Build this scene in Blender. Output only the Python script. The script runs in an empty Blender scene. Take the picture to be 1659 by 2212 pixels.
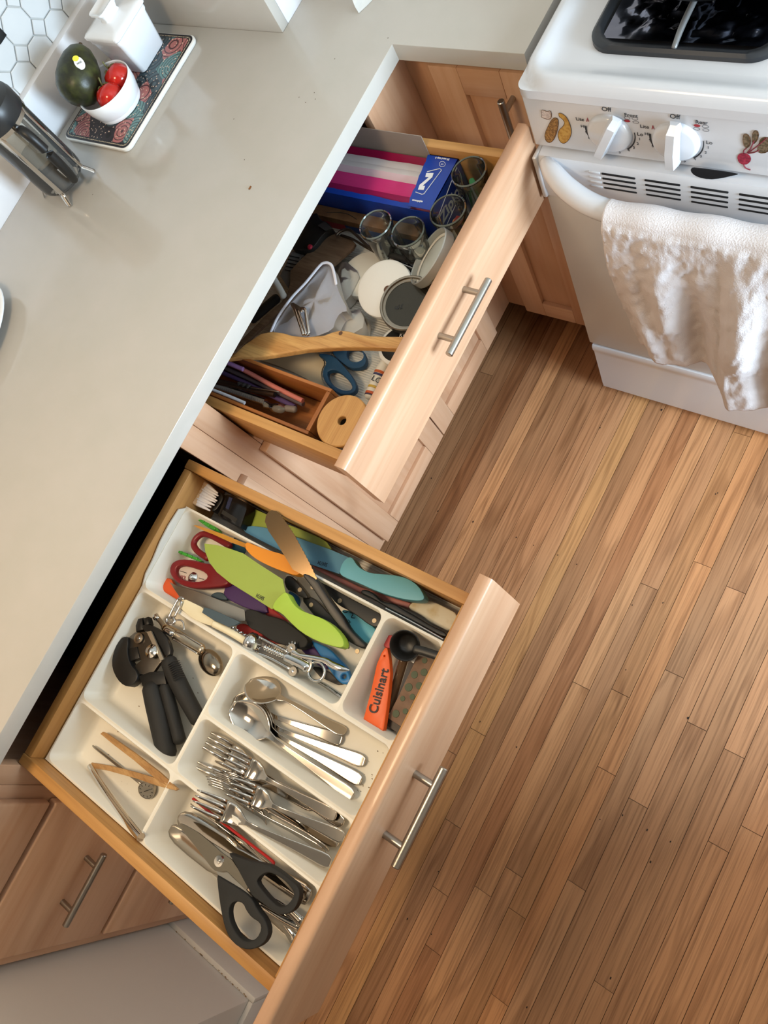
import bpy, bmesh, math, random
from mathutils import Vector, Matrix, noise

# ------------------------------------------------------------------ camera, world, lights, exposure
SC = bpy.context.scene
COL = SC.collection
FPX = 1632.671
CAM = Vector((0.83817, -0.79896, 1.73201))
RW = ((0.79947879, 0.46176701, -0.38419382), (0.35750337, -0.87974374, -0.31343625), (-0.48272663, 0.11323505, -0.86841973))
cd = bpy.data.cameras.new('camera'); cam = bpy.data.objects.new('camera', cd); COL.objects.link(cam)
cd.sensor_fit = 'VERTICAL'; cd.sensor_height = 36.0; cd.lens = FPX / 2212 * 36.0; cd.clip_start = 0.02
cam.matrix_world = Matrix.Translation(CAM) @ Matrix(((RW[0][0], -RW[1][0], -RW[2][0]), (RW[0][1], -RW[1][1], -RW[2][1]), (RW[0][2], -RW[1][2], -RW[2][2]))).to_4x4()
SC.camera = cam
w = bpy.data.worlds.new('world'); SC.world = w; w.use_nodes = True
w.node_tree.nodes['Background'].inputs[0].default_value = (0.75, 0.86, 1.0, 1)
w.node_tree.nodes['Background'].inputs[1].default_value = 1.0

def area(name, loc, to, sx, sy, power, col):
    l = bpy.data.lights.new(name, 'AREA'); l.shape = 'RECTANGLE'; l.size = sx; l.size_y = sy; l.energy = power; l.color = col
    o = bpy.data.objects.new(name, l); COL.objects.link(o); o.location = loc
    o.rotation_euler = (Vector(to) - Vector(loc)).to_track_quat('-Z', 'Y').to_euler()
    return o
area('window_daylight', (2.38, -0.36, 1.12), (0.0, -0.20, 0.95), 0.66, 0.95, 100, (0.66, 0.84, 1.0))
area('pendant_lamp_light', (0.10, -1.15, 2.08), (0.10, -1.15, 0.0), 0.30, 0.30, 11, (1.0, 0.75, 0.48))
SC.view_settings.view_transform = 'Standard'; SC.view_settings.look = 'None'
SC.view_settings.exposure = 0.0; SC.view_settings.gamma = 1.0; SC.view_settings.use_curve_mapping = False

# ------------------------------------------------------------------ measuring helpers: a measured picture point on a known real plane
def ray(u, v):
    a, b = (u - 829.5) / FPX, (v - 1106.0) / FPX
    return Vector((RW[0][0]*a + RW[1][0]*b + RW[2][0], RW[0][1]*a + RW[1][1]*b + RW[2][1], RW[0][2]*a + RW[1][2]*b + RW[2][2]))
def P(u, v, z): d = ray(u, v); return CAM + d * ((z - CAM.z) / d.z)
def PX(u, v, x): d = ray(u, v); return CAM + d * ((x - CAM.x) / d.x)
def PY(u, v, y): d = ray(u, v); return CAM + d * ((y - CAM.y) / d.y)
def Q(ox, oy, s, pts): return [(ox + p[0] / s, oy + p[1] / s) + tuple(p[2:]) for p in pts]
def tilt(a, b):
    (u0, v0, z0), (u1, v1, z1) = a, b
    L = (u1-u0)**2 + (v1-v0)**2
    return lambda u, v: z0 + (z1 - z0) * ((u-u0)*(u1-u0) + (v-v0)*(v1-v0)) / L

# ------------------------------------------------------------------ materials
def lin(c): return tuple(((x/255)/12.92 if x/255 <= .04045 else ((x/255 + .055)/1.055)**2.4) for x in c) + (1.0,)
MATS = {}
def mat(name, rgb=(128,128,128), rough=.5, metal=0, trans=0, ior=1.45, alpha=1, coat=0, bump=0, bscale=200, spec=.5, sss=0, emit=0):
    if name in MATS: return MATS[name]
    m = bpy.data.materials.new(name); m.use_nodes = True; MATS[name] = m
    n = m.node_tree.nodes; b = n['Principled BSDF']
    b.inputs['Base Color'].default_value = lin(rgb); b.inputs['Roughness'].default_value = rough
    b.inputs['Metallic'].default_value = metal; b.inputs['Transmission Weight'].default_value = trans
    b.inputs['IOR'].default_value = ior; b.inputs['Alpha'].default_value = alpha; b.inputs['Coat Weight'].default_value = coat
    b.inputs['Specular IOR Level'].default_value = spec
    if sss: b.inputs['Subsurface Weight'].default_value = sss; b.inputs['Subsurface Radius'].default_value = (.01, .008, .006)
    if emit: b.inputs['Emission Color'].default_value = lin(rgb); b.inputs['Emission Strength'].default_value = emit
    if bump:
        t = n.new('ShaderNodeTexCoord'); q = n.new('ShaderNodeTexNoise'); q.inputs['Scale'].default_value = bscale; q.inputs['Detail'].default_value = 4
        k = n.new('ShaderNodeBump'); k.inputs['Strength'].default_value = bump; k.inputs['Distance'].default_value = .002
        L = m.node_tree.links.new; L(t.outputs['Object'], q.inputs['Vector']); L(q.outputs['Fac'], k.inputs['Height']); L(k.outputs['Normal'], b.inputs['Normal'])
    return m
def mixmat(name, a, b_, scale=30, lo=.45, hi=.55, rough=.5, metal=0, detail=3, coat=0, bump=0):
    """two colours blended by noise"""
    if name in MATS: return MATS[name]
    m = mat(name, a, rough, metal, coat=coat); n = m.node_tree.nodes; L = m.node_tree.links.new; p = n['Principled BSDF']
    t = n.new('ShaderNodeTexCoord'); q = n.new('ShaderNodeTexNoise'); q.inputs['Scale'].default_value = scale; q.inputs['Detail'].default_value = detail
    r = n.new('ShaderNodeValToRGB'); r.color_ramp.elements[0].position = lo; r.color_ramp.elements[1].position = hi
    r.color_ramp.elements[0].color = lin(a); r.color_ramp.elements[1].color = lin(b_)
    L(t.outputs['Object'], q.inputs['Vector']); L(q.outputs['Fac'], r.inputs['Fac']); L(r.outputs['Color'], p.inputs['Base Color'])
    if bump:
        k = n.new('ShaderNodeBump'); k.inputs['Strength'].default_value = bump; k.inputs['Distance'].default_value = .002
        L(q.outputs['Fac'], k.inputs['Height']); L(k.outputs['Normal'], p.inputs['Normal'])
    return m
def wood(name, light, dark, axis, rough=.42, across=18, along=1.1, pores=.25, streak=.5, coat=0, tint=False, rings=.0):
    """long-grained timber; axis 0/1/2 is the grain direction in object space"""
    if name in MATS: return MATS[name]
    m = mat(name, light, rough, coat=coat); n = m.node_tree.nodes; L = m.node_tree.links.new; p = n['Principled BSDF']
    t = n.new('ShaderNodeTexCoord'); oi = n.new('ShaderNodeObjectInfo')
    def noi(ac, al, det, dist=0):
        mp = n.new('ShaderNodeMapping'); s = [ac]*3; s[axis] = al; mp.inputs['Scale'].default_value = s
        q = n.new('ShaderNodeTexNoise'); q.noise_dimensions = '4D'; q.inputs['Scale'].default_value = 1; q.inputs['Detail'].default_value = det; q.inputs['Distortion'].default_value = dist
        ml = n.new('ShaderNodeMath'); ml.operation = 'MULTIPLY'; ml.inputs[1].default_value = 37.0
        L(oi.outputs['Random'], ml.inputs[0]); L(ml.outputs[0], q.inputs['W'])
        L(t.outputs['Object'], mp.inputs['Vector']); L(mp.outputs['Vector'], q.inputs['Vector']); return q
    a = noi(across, along, 5, .6); b = noi(across*9, along*5, 3)
    r = n.new('ShaderNodeValToRGB'); r.color_ramp.elements[0].position = .5 - streak*.32; r.color_ramp.elements[1].position = .5 + streak*.32
    r.color_ramp.elements[0].color = lin(dark); r.color_ramp.elements[1].color = lin(light)
    L(a.outputs['Fac'], r.inputs['Fac']); col = r.outputs['Color']
    r2 = n.new('ShaderNodeValToRGB'); r2.color_ramp.elements[0].position = .33; r2.color_ramp.elements[1].position = .56
    v = 1 - pores; r2.color_ramp.elements[0].color = (v, v*.95, v*.9, 1); r2.color_ramp.elements[1].color = (1, 1, 1, 1)
    L(b.outputs['Fac'], r2.inputs['Fac'])
    def mul(c1, c2):
        x = n.new('ShaderNodeMix'); x.data_type = 'RGBA'; x.blend_type = 'MULTIPLY'; x.inputs['Factor'].default_value = 1
        L(c1, x.inputs['A']); L(c2, x.inputs['B']); return x.outputs['Result']
    col = mul(col, r2.outputs['Color'])
    if rings:
        c = noi(across*.35, along*.8, 2, .3); w_ = n.new('ShaderNodeMath'); w_.operation = 'MULTIPLY'; w_.inputs[1].default_value = 26
        s_ = n.new('ShaderNodeMath'); s_.operation = 'SINE'; L(c.outputs['Fac'], w_.inputs[0]); L(w_.outputs[0], s_.inputs[0])
        r3 = n.new('ShaderNodeValToRGB'); r3.color_ramp.elements[0].position = .82; r3.color_ramp.elements[1].position = 1.0
        r3.color_ramp.elements[0].color = (1, 1, 1, 1); r3.color_ramp.elements[1].color = (1-rings, 1-rings*1.15, 1-rings*1.3, 1)
        L(s_.outputs[0], r3.inputs['Fac']); col = mul(col, r3.outputs['Color'])
    if tint: col = mul(col, oi.outputs['Color'])
    L(col, p.inputs['Base Color'])
    k = n.new('ShaderNodeBump'); k.inputs['Strength'].default_value = .12; k.inputs['Distance'].default_value = .001
    L(b.outputs['Fac'], k.inputs['Height']); L(k.outputs['Normal'], p.inputs['Normal'])
    return m
MPL, MPD = (220, 182, 150), (186, 138, 104)
maple = [wood('maple_%s' % 'xyz'[i], MPL, MPD, i, .36, across=10, along=.9, pores=.07, streak=.9, rings=.10, coat=.15) for i in range(3)]
beech = [wood('beech_%s' % 'xyz'[i], (203, 154, 92), (172, 118, 60), i, .45, across=16, along=1.2, pores=.18, streak=.8) for i in range(3)]
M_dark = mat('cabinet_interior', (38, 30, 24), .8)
M_quartz = mixmat('quartz_countertop', (184, 179, 170), (188, 182, 174), 14, .3, .7, .14)
M_quartz_lit = mat('quartz_lit', (226, 226, 228), .2)  # paler copy of the countertop quartz, window light put into the colour
M_wall = mat('wall_paint', (216, 208, 198), .7, bump=.05, bscale=60)
M_base = mat('baseboard_paint', (205, 200, 194), .45)
M_tile = mat('tile_glaze', (204, 207, 208), .12, coat=.3)
M_grout = mat('grout', (190, 190, 186), .8)
M_steel = mat('brushed_steel', (168, 163, 155), .32, 1, bump=.06, bscale=400)
M_chrome = mat('chrome', (205, 203, 200), .09, 1)
M_cut = mat('stainless_cutlery', (190, 182, 172), .10, 1)
M_blade = mat('blade_steel', (170, 163, 152), .28, 1)
M_black = mat('black_plastic', (22, 21, 20), .42)
M_rubber = mat('black_rubber', (30, 29, 27), .7)
M_tray = mat('tray_plastic', (226, 221, 208), .38, spec=.4)
M_enamel = mat('white_enamel', (206, 207, 211), .2, coat=.25)
M_white = mat('white_ceramic', (236, 238, 240), .12, coat=.3)
M_glass = mat('clear_glass', (235, 240, 236), .03, trans=1, ior=1.12, alpha=.55)
M_ink = mat('printed_ink', (42, 42, 44), .6)

# ------------------------------------------------------------------ object helpers
OFF = {}
ZERO = Vector((0, 0, 0))
def tag(o, label=None, cat=None, group=None, kind=None):
    for k, v in (('label', label), ('category', cat), ('group', group), ('kind', kind)):
        if v: o[k] = v
    return o
def thing(name, label, cat, loc=(0, 0, 0), group=None, parent=None, kind=None):
    o = bpy.data.objects.new(name, None); COL.objects.link(o); o.empty_display_size = .02
    if parent is None: o.location = loc; OFF[o] = Vector(loc)
    else: o.parent = parent; OFF[o] = OFF[parent].copy()
    return tag(o, label, cat, group, kind)
def part(name, parent): return thing(name, None, None, parent=parent)
def put(name, verts, faces, m, parent=None, smooth=False, label=None, cat=None, group=None, kind=None):
    vs = [Vector(v) for v in verts]
    if parent is None:
        o0 = Vector((sum(v.x for v in vs)/len(vs), sum(v.y for v in vs)/len(vs), min(v.z for v in vs)))
    else: o0 = OFF[parent]
    me = bpy.data.meshes.new(name); me.from_pydata([tuple(v - o0) for v in vs], [], faces); me.validate(); me.update()
    if smooth: me.polygons.foreach_set('use_smooth', [True]*len(me.polygons))
    if m: me.materials.append(m)
    o = bpy.data.objects.new(name, me); COL.objects.link(o)
    if parent is None: o.location = o0
    else: o.parent = parent
    OFF[o] = o0.copy()
    return tag(o, label, cat, group, kind)
def putbm(name, bm, m, parent=None, smooth=False, **k):
    bm.normal_update(); bm.verts.index_update()
    r = put(name, [v.co.copy() for v in bm.verts], [[v.index for v in f.verts] for f in bm.faces], m, parent, smooth, **k); bm.free(); return r
def auto(o, deg=35):
    o.data.polygons.foreach_set('use_smooth', [True]*len(o.data.polygons))
    o.data.set_sharp_from_angle(angle=math.radians(deg)); return o
def box(name, b, m, parent=None, bev=.0015, seg=2, **k):
    x0, x1, y0, y1, z0, z1 = b; bm = bmesh.new()
    bmesh.ops.create_cube(bm, size=1)
    for v in bm.verts: v.co = Vector(((x0+x1)/2 + v.co.x*(x1-x0), (y0+y1)/2 + v.co.y*(y1-y0), (z0+z1)/2 + v.co.z*(z1-z0)))
    if bev: bmesh.ops.bevel(bm, geom=bm.edges[:], offset=bev, segments=seg, profile=.5, affect='EDGES', clamp_overlap=True)
    return auto(putbm(name, bm, m, parent, **k))
def prism(name, top, dz, m, parent=None, holes=(), bev=0, seg=2, smooth=True, bottom_bev=False, **k):
    """solid with the outline `top` (3-D points), thickness dz (vector downwards)"""
    bm = bmesh.new(); loops = [top] + list(holes); d = Vector(dz); tops = []; edges = []
    for lp in loops:
        vs = [bm.verts.new(p) for p in lp]; tops.append(vs)
        edges += [bm.edges.new((vs[i], vs[(i+1) % len(vs)])) for i in range(len(vs))]
    bmesh.ops.triangle_fill(bm, edges=edges, use_beauty=True)
    up = -d.normalized()
    bm.normal_update()
    for f in bm.faces:
        if f.normal.dot(up) < 0: f.normal_flip()
    tf = bm.faces[:]
    bot = {}
    for vs in tops:
        for v in vs: bot[v] = bm.verts.new(v.co + d)
    for f in tf: bm.faces.new([bot[v] for v in reversed(f.verts)])
    for vs in tops:
        n = len(vs)
        for i in range(n): bm.faces.new((vs[i], vs[(i+1) % n], bot[vs[(i+1) % n]], bot[vs[i]]))
    bmesh.ops.recalc_face_normals(bm, faces=bm.faces[:])
    if bev:
        es = [e for e in edges if e.is_valid]
        if bottom_bev: es += [bm.edges.get((bot[vs[i]], bot[vs[(i+1) % len(vs)]])) for vs in tops for i in range(len(vs))]
        bmesh.ops.bevel(bm, geom=[e for e in es if e], offset=bev, segments=seg, profile=.5, affect='EDGES', clamp_overlap=True)
    o = putbm(name, bm, m, parent, **k)
    return auto(o, 40) if smooth else o
def smoothloop(pts, it=1):
    for _ in range(it):
        n = len(pts); out = []
        for i in range(n):
            a, b = pts[i], pts[(i+1) % n]
            out += [tuple(a[j]*.75 + b[j]*.25 for j in range(len(a))), tuple(a[j]*.25 + b[j]*.75 for j in range(len(a)))]
        pts = out
    return pts
def slab(name, pts, z, th, m, parent=None, holes=(), bev=0, seg=2, rnd=0, **k):
    """flat solid whose outline was measured on the photo, lying at height z (number or tilt())"""
    f = z if callable(z) else (lambda u, v: z)
    if rnd: pts = smoothloop(pts, rnd); holes = [smoothloop(h, rnd) for h in holes]
    return prism(name, [P(u, v, f(u, v)) for u, v in pts], (0, 0, -th), m, parent, [[P(u, v, f(u, v)) for u, v in h] for h in holes], bev, seg, **k)
def catmull(pts, res):
    if res <= 1: return pts
    out = []; n = len(pts)
    for i in range(n - 1):
        p0, p1, p2, p3 = pts[max(i-1, 0)], pts[i], pts[i+1], pts[min(i+2, n-1)]
        for j in range(res):
            t = j / res
            out.append(tuple(.5*((2*b) + (-a+c)*t + (2*a-5*b+4*c-d)*t*t + (-a+3*b-3*c+d)*t**3) for a, b, c, d in zip(p0, p1, p2, p3)))
    out.append(tuple(pts[-1])); return out
def tube(name, pts, m, parent=None, flat=1.0, n=10, res=4, cap=True, up=(0, 0, 1), closed=False, **k):
    """pts: (x, y, z, radius) in world space"""
    pts = [tuple(p) for p in pts]
    if closed: pts = pts + pts[:1]
    c = catmull(pts, res)
    if closed: c = c[:-1]
    V = [Vector(p[:3]) for p in c]; R = [p[3] for p in c]; N = len(V)
    if cap and not closed:
        d0 = (V[0]-V[1]).normalized(); d1 = (V[-1]-V[-2]).normalized()
        V = [V[0]+d0*R[0]*.55, V[0]+d0*R[0]*.4] + V + [V[-1]+d1*R[-1]*.4, V[-1]+d1*R[-1]*.55]
        R = [R[0]*.35, R[0]*.75] + R + [R[-1]*.75, R[-1]*.35]; N += 4
    vs = []; fs = []; U = Vector(up)
    for i in range(N):
        t = (V[(i+1) % N]-V[i-1]) if closed else (V[min(i+1, N-1)]-V[max(i-1, 0)])
        if t.length < 1e-9: t = Vector((1, 0, 0))
        t.normalize(); s = t.cross(U)
        if s.length < 1e-4: s = t.cross(Vector((1, .3, 0)))
        s.normalize(); u2 = s.cross(t)
        for j in range(n):
            a = 2*math.pi*j/n; vs.append(V[i] + s*math.cos(a)*R[i] + u2*math.sin(a)*R[i]*flat)
    for i in range(N if closed else N-1):
        for j in range(n): fs.append((i*n+j, i*n+(j+1) % n, ((i+1) % N)*n+(j+1) % n, ((i+1) % N)*n+j))
    if not closed: fs.append(tuple(range(n))[::-1]); fs.append(tuple(range((N-1)*n, N*n)))
    o = put(name, vs, fs, m, parent, True, **k); return auto(o, 50)
def sweep(name, pts, m, parent=None, **k):
    """pts: (u, v, z, radius) measured on the photo at known heights"""
    return tube(name, [tuple(P(u, v, z)) + (r,) for u, v, z, r in pts], m, parent, **k)
def lathe(name, prof, loc, m, parent=None, axis=(0, 0, 1), n=40, close=False, sx=1, sy=1, **k):
    q = Vector((0, 0, 1)).rotation_difference(Vector(axis)); L = Vector(loc); vs = []; fs = []
    for r, h in prof:
        for j in range(n):
            a = 2*math.pi*j/n; vs.append(L + q @ Vector((r*sx*math.cos(a), r*sy*math.sin(a), h)))
    for i in range(len(prof)-1):
        for j in range(n): fs.append((i*n+j, i*n+(j+1) % n, (i+1)*n+(j+1) % n, (i+1)*n+j))
    if close: fs.append(tuple(range(n))[::-1]); fs.append(tuple(range((len(prof)-1)*n, len(prof)*n)))
    o = put(name, vs, fs, m, parent, True, **k); return auto(o, 40)
def text(name, s, loc, xdir, up, size, m, parent, lift=.0004, align='CENTER', bold=0, fit=0):
    c = bpy.data.curves.new(name, 'FONT'); c.body = s; c.size = size; c.align_x = align; c.align_y = 'CENTER'; c.extrude = .0001; c.offset = bold
    t = bpy.data.objects.new(name, c); COL.objects.link(t)
    me = bpy.data.meshes.new_from_object(t.evaluated_get(bpy.context.evaluated_depsgraph_get())); bpy.data.objects.remove(t)
    if fit:
        wd_ = max(v.co.x for v in me.vertices) - min(v.co.x for v in me.vertices)
        for v in me.vertices: v.co.x *= fit/wd_
    X = Vector(xdir).normalized(); U = Vector(up); U = (U - X*U.dot(X)).normalized(); Z = X.cross(U); L = Vector(loc) + Z*lift
    vs = [L + X*v.co.x + U*v.co.y + Z*v.co.z for v in me.vertices]; fs = [tuple(p.vertices) for p in me.polygons]
    bpy.data.meshes.remove(me)
    return put(name, vs, fs, m, parent)
def ptext(name, s, a, b, z, m, parent, size, flip=1, lift=.0006, bold=0):
    """lettering on a flat top at height z, reading from picture point a to b"""
    A, B = P(*a, z), P(*b, z); X = B - A; U = Vector((-X.y, X.x, 0)) * flip
    return text(name, s, (A+B)/2, X, U, size, m, parent, lift, bold=bold, fit=X.length)
def ringpts(c, r, n=24, ax=Vector((1, 0, 0)), ay=Vector((0, 1, 0))): return [Vector(c) + ax*r*math.cos(2*math.pi*i/n) + ay*r*math.sin(2*math.pi*i/n) for i in range(n)]
def handle(parent, c, along, out, length, sp, r=.006, stand=.032, m=None):
    """bar pull: a round bar on two posts; a part with three pieces (or a sub-part of one mesh if parent is deep)"""
    c, a, o = Vector(c), Vector(along), Vector(out); bm_v = []; bm_f = []
    segs = [(c + o*stand - a*length/2, c + o*stand + a*length/2, r)] + [(c + a*s*sp/2 + o*.0, c + a*s*sp/2 + o*(stand), r*.82) for s in (-1, 1)]
    for p, q_, rr in segs:
        t = (q_-p).normalized(); s = t.orthogonal().normalized(); u = t.cross(s); n = 18; b0 = len(bm_v)
        for pp, k in ((p, .82), (p + t*rr*.18, 1), (q_ - t*rr*.18, 1), (q_, .82)):
            for j in range(n): bm_v.append(pp + (s*math.cos(6.28318*j/n) + u*math.sin(6.28318*j/n))*rr*k)
        for i in range(3):
            for j in range(n): bm_f.append((b0+i*n+j, b0+i*n+(j+1) % n, b0+(i+1)*n+(j+1) % n, b0+(i+1)*n+j))
        bm_f.append(tuple(b0+j for j in range(n))[::-1]); bm_f.append(tuple(b0+3*n+j for j in range(n)))
    return auto(put('handle', bm_v, bm_f, m or M_steel, parent, True), 40)
# ------------------------------------------------------------------ the room
def glassmat(name, tint, opac=.12, rough=.03):
    if name in MATS: return MATS[name]
    m = bpy.data.materials.new(name); m.use_nodes = True; MATS[name] = m; n = m.node_tree.nodes; L = m.node_tree.links.new
    n.remove(n['Principled BSDF']); out = n['Material Output']
    t = n.new('ShaderNodeBsdfTransparent'); t.inputs[0].default_value = tuple(lin(tint))
    g = n.new('ShaderNodeBsdfGlossy'); g.inputs['Roughness'].default_value = rough
    d = n.new('ShaderNodeBsdfDiffuse'); d.inputs[0].default_value = lin(tint)
    lw = n.new('ShaderNodeLayerWeight'); lw.inputs['Blend'].default_value = .25
    a = n.new('ShaderNodeMixShader'); a.inputs[0].default_value = opac; L(t.outputs[0], a.inputs[1]); L(d.outputs[0], a.inputs[2])
    b = n.new('ShaderNodeMixShader'); L(lw.outputs['Fresnel'], b.inputs[0]); L(a.outputs[0], b.inputs[1]); L(g.outputs[0], b.inputs[2])
    L(b.outputs[0], out.inputs['Surface']); return m
G_clear = glassmat('thin_clear_glass', (247, 250, 248), .025)
G_film = glassmat('milky_film', (232, 230, 224), .55, .35)
G_mesh = glassmat('white_mesh', (222, 224, 234), .42, .5)

OAK = wood('oak_strip', (194, 144, 102), (166, 117, 79), 1, .40, across=30, along=1.5, pores=.36, streak=1.0, tint=True, rings=.22, coat=.05)
rng = random.Random(7)
floor = box('floor', (-.70, 2.45, -3.2, .64, -.05, -.004), mat('subfloor', (30, 18, 10), .9), bev=0, kind='structure')
BP, BO = .0403, .2163
joints = {}
def joint(ox, oy, s, prs):
    for a, b in prs:
        q = P(ox + a/s, oy + b/s, 0); joints.setdefault(math.floor((q.x - BO)/BP), []).append(q.y)
joint(1059, 1380, 2.765, [(532, 275), (765, 319), (1088, 204), (1220, 516), (678, 781)])
joint(859, 1880, 2.074, [(178, 85), (368, 85), (520, 182), (788, 58), (145, 348), (440, 568)])
joint(860, 640, 2.076, [(402, 350), (1122, 1300), (1362, 1202), (1510, 1315), (1548, 622)])
joint(860, 1400, 2.076, [(235, 780), (348, 371), (500, 992), (1060, 686), (1417, 880), (1565, 810)])
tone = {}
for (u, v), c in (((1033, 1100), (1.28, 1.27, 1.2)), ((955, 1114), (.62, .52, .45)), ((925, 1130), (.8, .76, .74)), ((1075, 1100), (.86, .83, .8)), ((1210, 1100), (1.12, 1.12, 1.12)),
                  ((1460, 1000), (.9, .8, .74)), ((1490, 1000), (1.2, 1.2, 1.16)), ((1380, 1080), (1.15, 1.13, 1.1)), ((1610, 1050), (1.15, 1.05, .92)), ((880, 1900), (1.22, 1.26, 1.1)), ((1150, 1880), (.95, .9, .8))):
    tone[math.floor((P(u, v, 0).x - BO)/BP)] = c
ymin, ymax = -1.80, .30
for k in range(-9, 25):
    x0 = BO + k*BP; ys = sorted(joints.get(k, []))
    pts = [ymin] + [y for y in ys if ymin + .05 < y < ymax - .05] + [ymax]
    full = [pts[0]]
    for y in pts[1:]:
        while y - full[-1] > 1.75:
            full.append(full[-1] + rng.uniform(.5, 1.1))
        full.append(y)
    for i in range(len(full)-1):
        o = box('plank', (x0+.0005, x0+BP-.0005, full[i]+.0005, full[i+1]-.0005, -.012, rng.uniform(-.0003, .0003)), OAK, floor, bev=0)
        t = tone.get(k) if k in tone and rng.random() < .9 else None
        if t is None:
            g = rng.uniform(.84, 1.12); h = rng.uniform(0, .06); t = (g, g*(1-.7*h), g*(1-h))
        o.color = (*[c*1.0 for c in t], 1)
M_spot = mat('dark_filler', (36, 24, 16), .7)
# dark plugged nail holes in the boards
spots = [(1429, 885, 9), (1546, 1067, 6), (1296, 924, 6), (946, 1104, 7), (1022, 1127, 7), (932, 1033, 6), (1115, 1161, 6), (1153, 1178, 5), (1205, 1199, 5), (1246, 1219, 5),
         (1432, 1302, 6), (1366, 1307, 5), (1550, 1065, 5), (1486, 1551, 8), (1296, 1770, 5), (1345, 1761, 6), (1398, 1793, 7), (1448, 1818, 6), (1405, 1862, 8), (1116, 1614, 6), (1037, 1559, 6), (1067, 1430, 5),
         (947, 1883, 5), (880, 1985, 8), (932, 2018, 6), (1319, 2113, 7), (1138, 2176, 6), (1352, 1447, 5), (1557, 819, 6), (1012, 825, 5), (1609, 910, 5)]
sp_v, sp_f = [], []
for u, v, r in spots:
    c = P(u, v, .0006); b0 = len(sp_v); n = 7
    for j in range(n): sp_v.append(c + Vector((math.cos(6.283*j/n)*r*.0002*rng.uniform(.8, 1.3), math.sin(6.283*j/n)*r*.00035*rng.uniform(.8, 1.3), 0)))
    sp_f.append(tuple(range(b0, b0+n)))
put('nail_hole_filler', sp_v, sp_f, M_spot, floor, kind='stuff')

ZC, TC = .914, .030
wl = box('wall_left', (-.80, -.688, -3.2, .64, 0, 2.5), M_grout, bev=0, kind='structure')
# glazed octagon and dot tiles on the wall above the ledge
p_ = .0605; oc_y, oc_z, c_ = -.170, 1.067, .0178
def plate(name, yz, x0, x1, m, parent):
    n = len(yz); bm = bmesh.new(); a = [bm.verts.new((x0, y, z)) for y, z in yz]; cx = sum(y for y, z in yz)/n; cz = sum(z for y, z in yz)/n
    b = [bm.verts.new((x1-.001, y, z)) for y, z in yz]; c = [bm.verts.new((x1, cx+(y-cx)*.95, cz+(z-cz)*.95)) for y, z in yz]
    for i in range(n):
        j = (i+1) % n; bm.faces.new((a[i], a[j], b[j], b[i])); bm.faces.new((b[i], b[j], c[j], c[i]))
    bm.faces.new(c); bmesh.ops.recalc_face_normals(bm, faces=bm.faces[:])
    return putbm(name, bm, m, parent)
g_ = .0012; h_ = p_/2 - g_
for i in range(-7, 4):
    for j in range(-2, 4):
        cy, cz = oc_y + i*p_, oc_z + j*p_
        oct_ = [(h_, h_-c_), (h_-c_, h_), (-(h_-c_), h_), (-h_, h_-c_), (-h_, -(h_-c_)), (-(h_-c_), -h_), (h_-c_, -h_), (h_, -(h_-c_))]
        plate('tile', [(cy+a, cz+b) for a, b in oct_], -.690, -.683, M_tile, wl)
        d = c_ + .0002 - g_
        plate('tile', [(cy+p_/2+a, cz+p_/2+b) for a, b in ((d, 0), (0, d), (-d, 0), (0, -d))], -.690, -.683, M_tile, wl)
M_outlet = mat('black_outlet', (20, 20, 20), .5)
qa_ = PX(4, 64, -.6825); box('tile_accent', (-.6835, -.682, qa_.y-.022, qa_.y, qa_.z-.011, qa_.z+.011), M_outlet, wl, bev=.0005)
box('wall_back', (-.70, 2.45, .62, .72, 0, 2.5), M_wall, bev=0, kind='structure')
box('wall_corner', (-.688, -.262, .028, .62, ZC+.005, 2.5), M_wall, bev=.002, kind='structure')
we = box('wall_end', (-.688, .2147, -2.4, -1.648, 0, 2.5), M_wall, bev=.002, kind='structure')
bb = box('baseboard_end', (-.10, .2265, -1.648, -1.636, 0, .150), M_base, bev=.002, kind='structure')
box('baseboard_side', (.2147, .2265, -2.4, -1.648, 0, .150), M_base, bev=.002, kind='structure')
rngd = random.Random(3)
M_grime = mat('grime', (136, 112, 86), .9)
gv, gf = [], []
for i in range(20):
    t = rngd.random()**.6; x = -.03 + t*.24; r = rngd.uniform(.0005, .0018); c = Vector((x, -1.6465 + rngd.uniform(-.001, .002), .1503)); b0 = len(gv)
    for j in range(6): gv.append(c + Vector((math.cos(j*1.047)*r*1.8, math.sin(j*1.047)*r*.8, 0)))
    gf.append(tuple(range(b0, b0+6)))
put('grime_specks', gv, gf, M_grime, bb, kind='stuff')
box('wall_front', (-.70, 2.45, -3.30, -3.2, 0, 2.5), M_wall, bev=0, kind='structure')
box('ceiling', (-.80, 2.55, -3.3, .72, 2.5, 2.56), mat('ceiling_paint', (232, 228, 220), .8), bev=0, kind='structure')
# window wall to the right of the picture: added stub shading the lower floor, its return, jamb, sill wall and header round a window
wr = thing('wall_right', None, None, (2.45, 0, 0), kind='structure')
for b in ((1.40, 1.50, -3.2, -.62, 0, 2.5), (1.50, 2.55, -.85, -.75, 0, 2.5), (2.45, 2.55, .0, .64, 0, 2.5), (2.45, 2.55, -.75, .0, 0, .60), (2.45, 2.55, -.75, .0, 1.66, 2.5)): box('wall_piece', b, M_wall, wr, bev=0)
wd = thing('window_1', None, None, (2.47, -.36, 1), kind='structure')
for b in ((2.45, 2.49, -.75, .0, .60, .63), (2.45, 2.49, -.75, .0, 1.63, 1.66), (2.45, 2.49, -.75, -.72, .60, 1.66), (2.45, 2.49, -.03, .0, .60, 1.66), (2.45, 2.49, -.75, .0, 1.115, 1.145)):
    box('window_frame', b, M_base, wd)
box('pane', (2.49, 2.496, -.72, -.03, .63, 1.63), G_clear, wd, bev=0)
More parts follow.
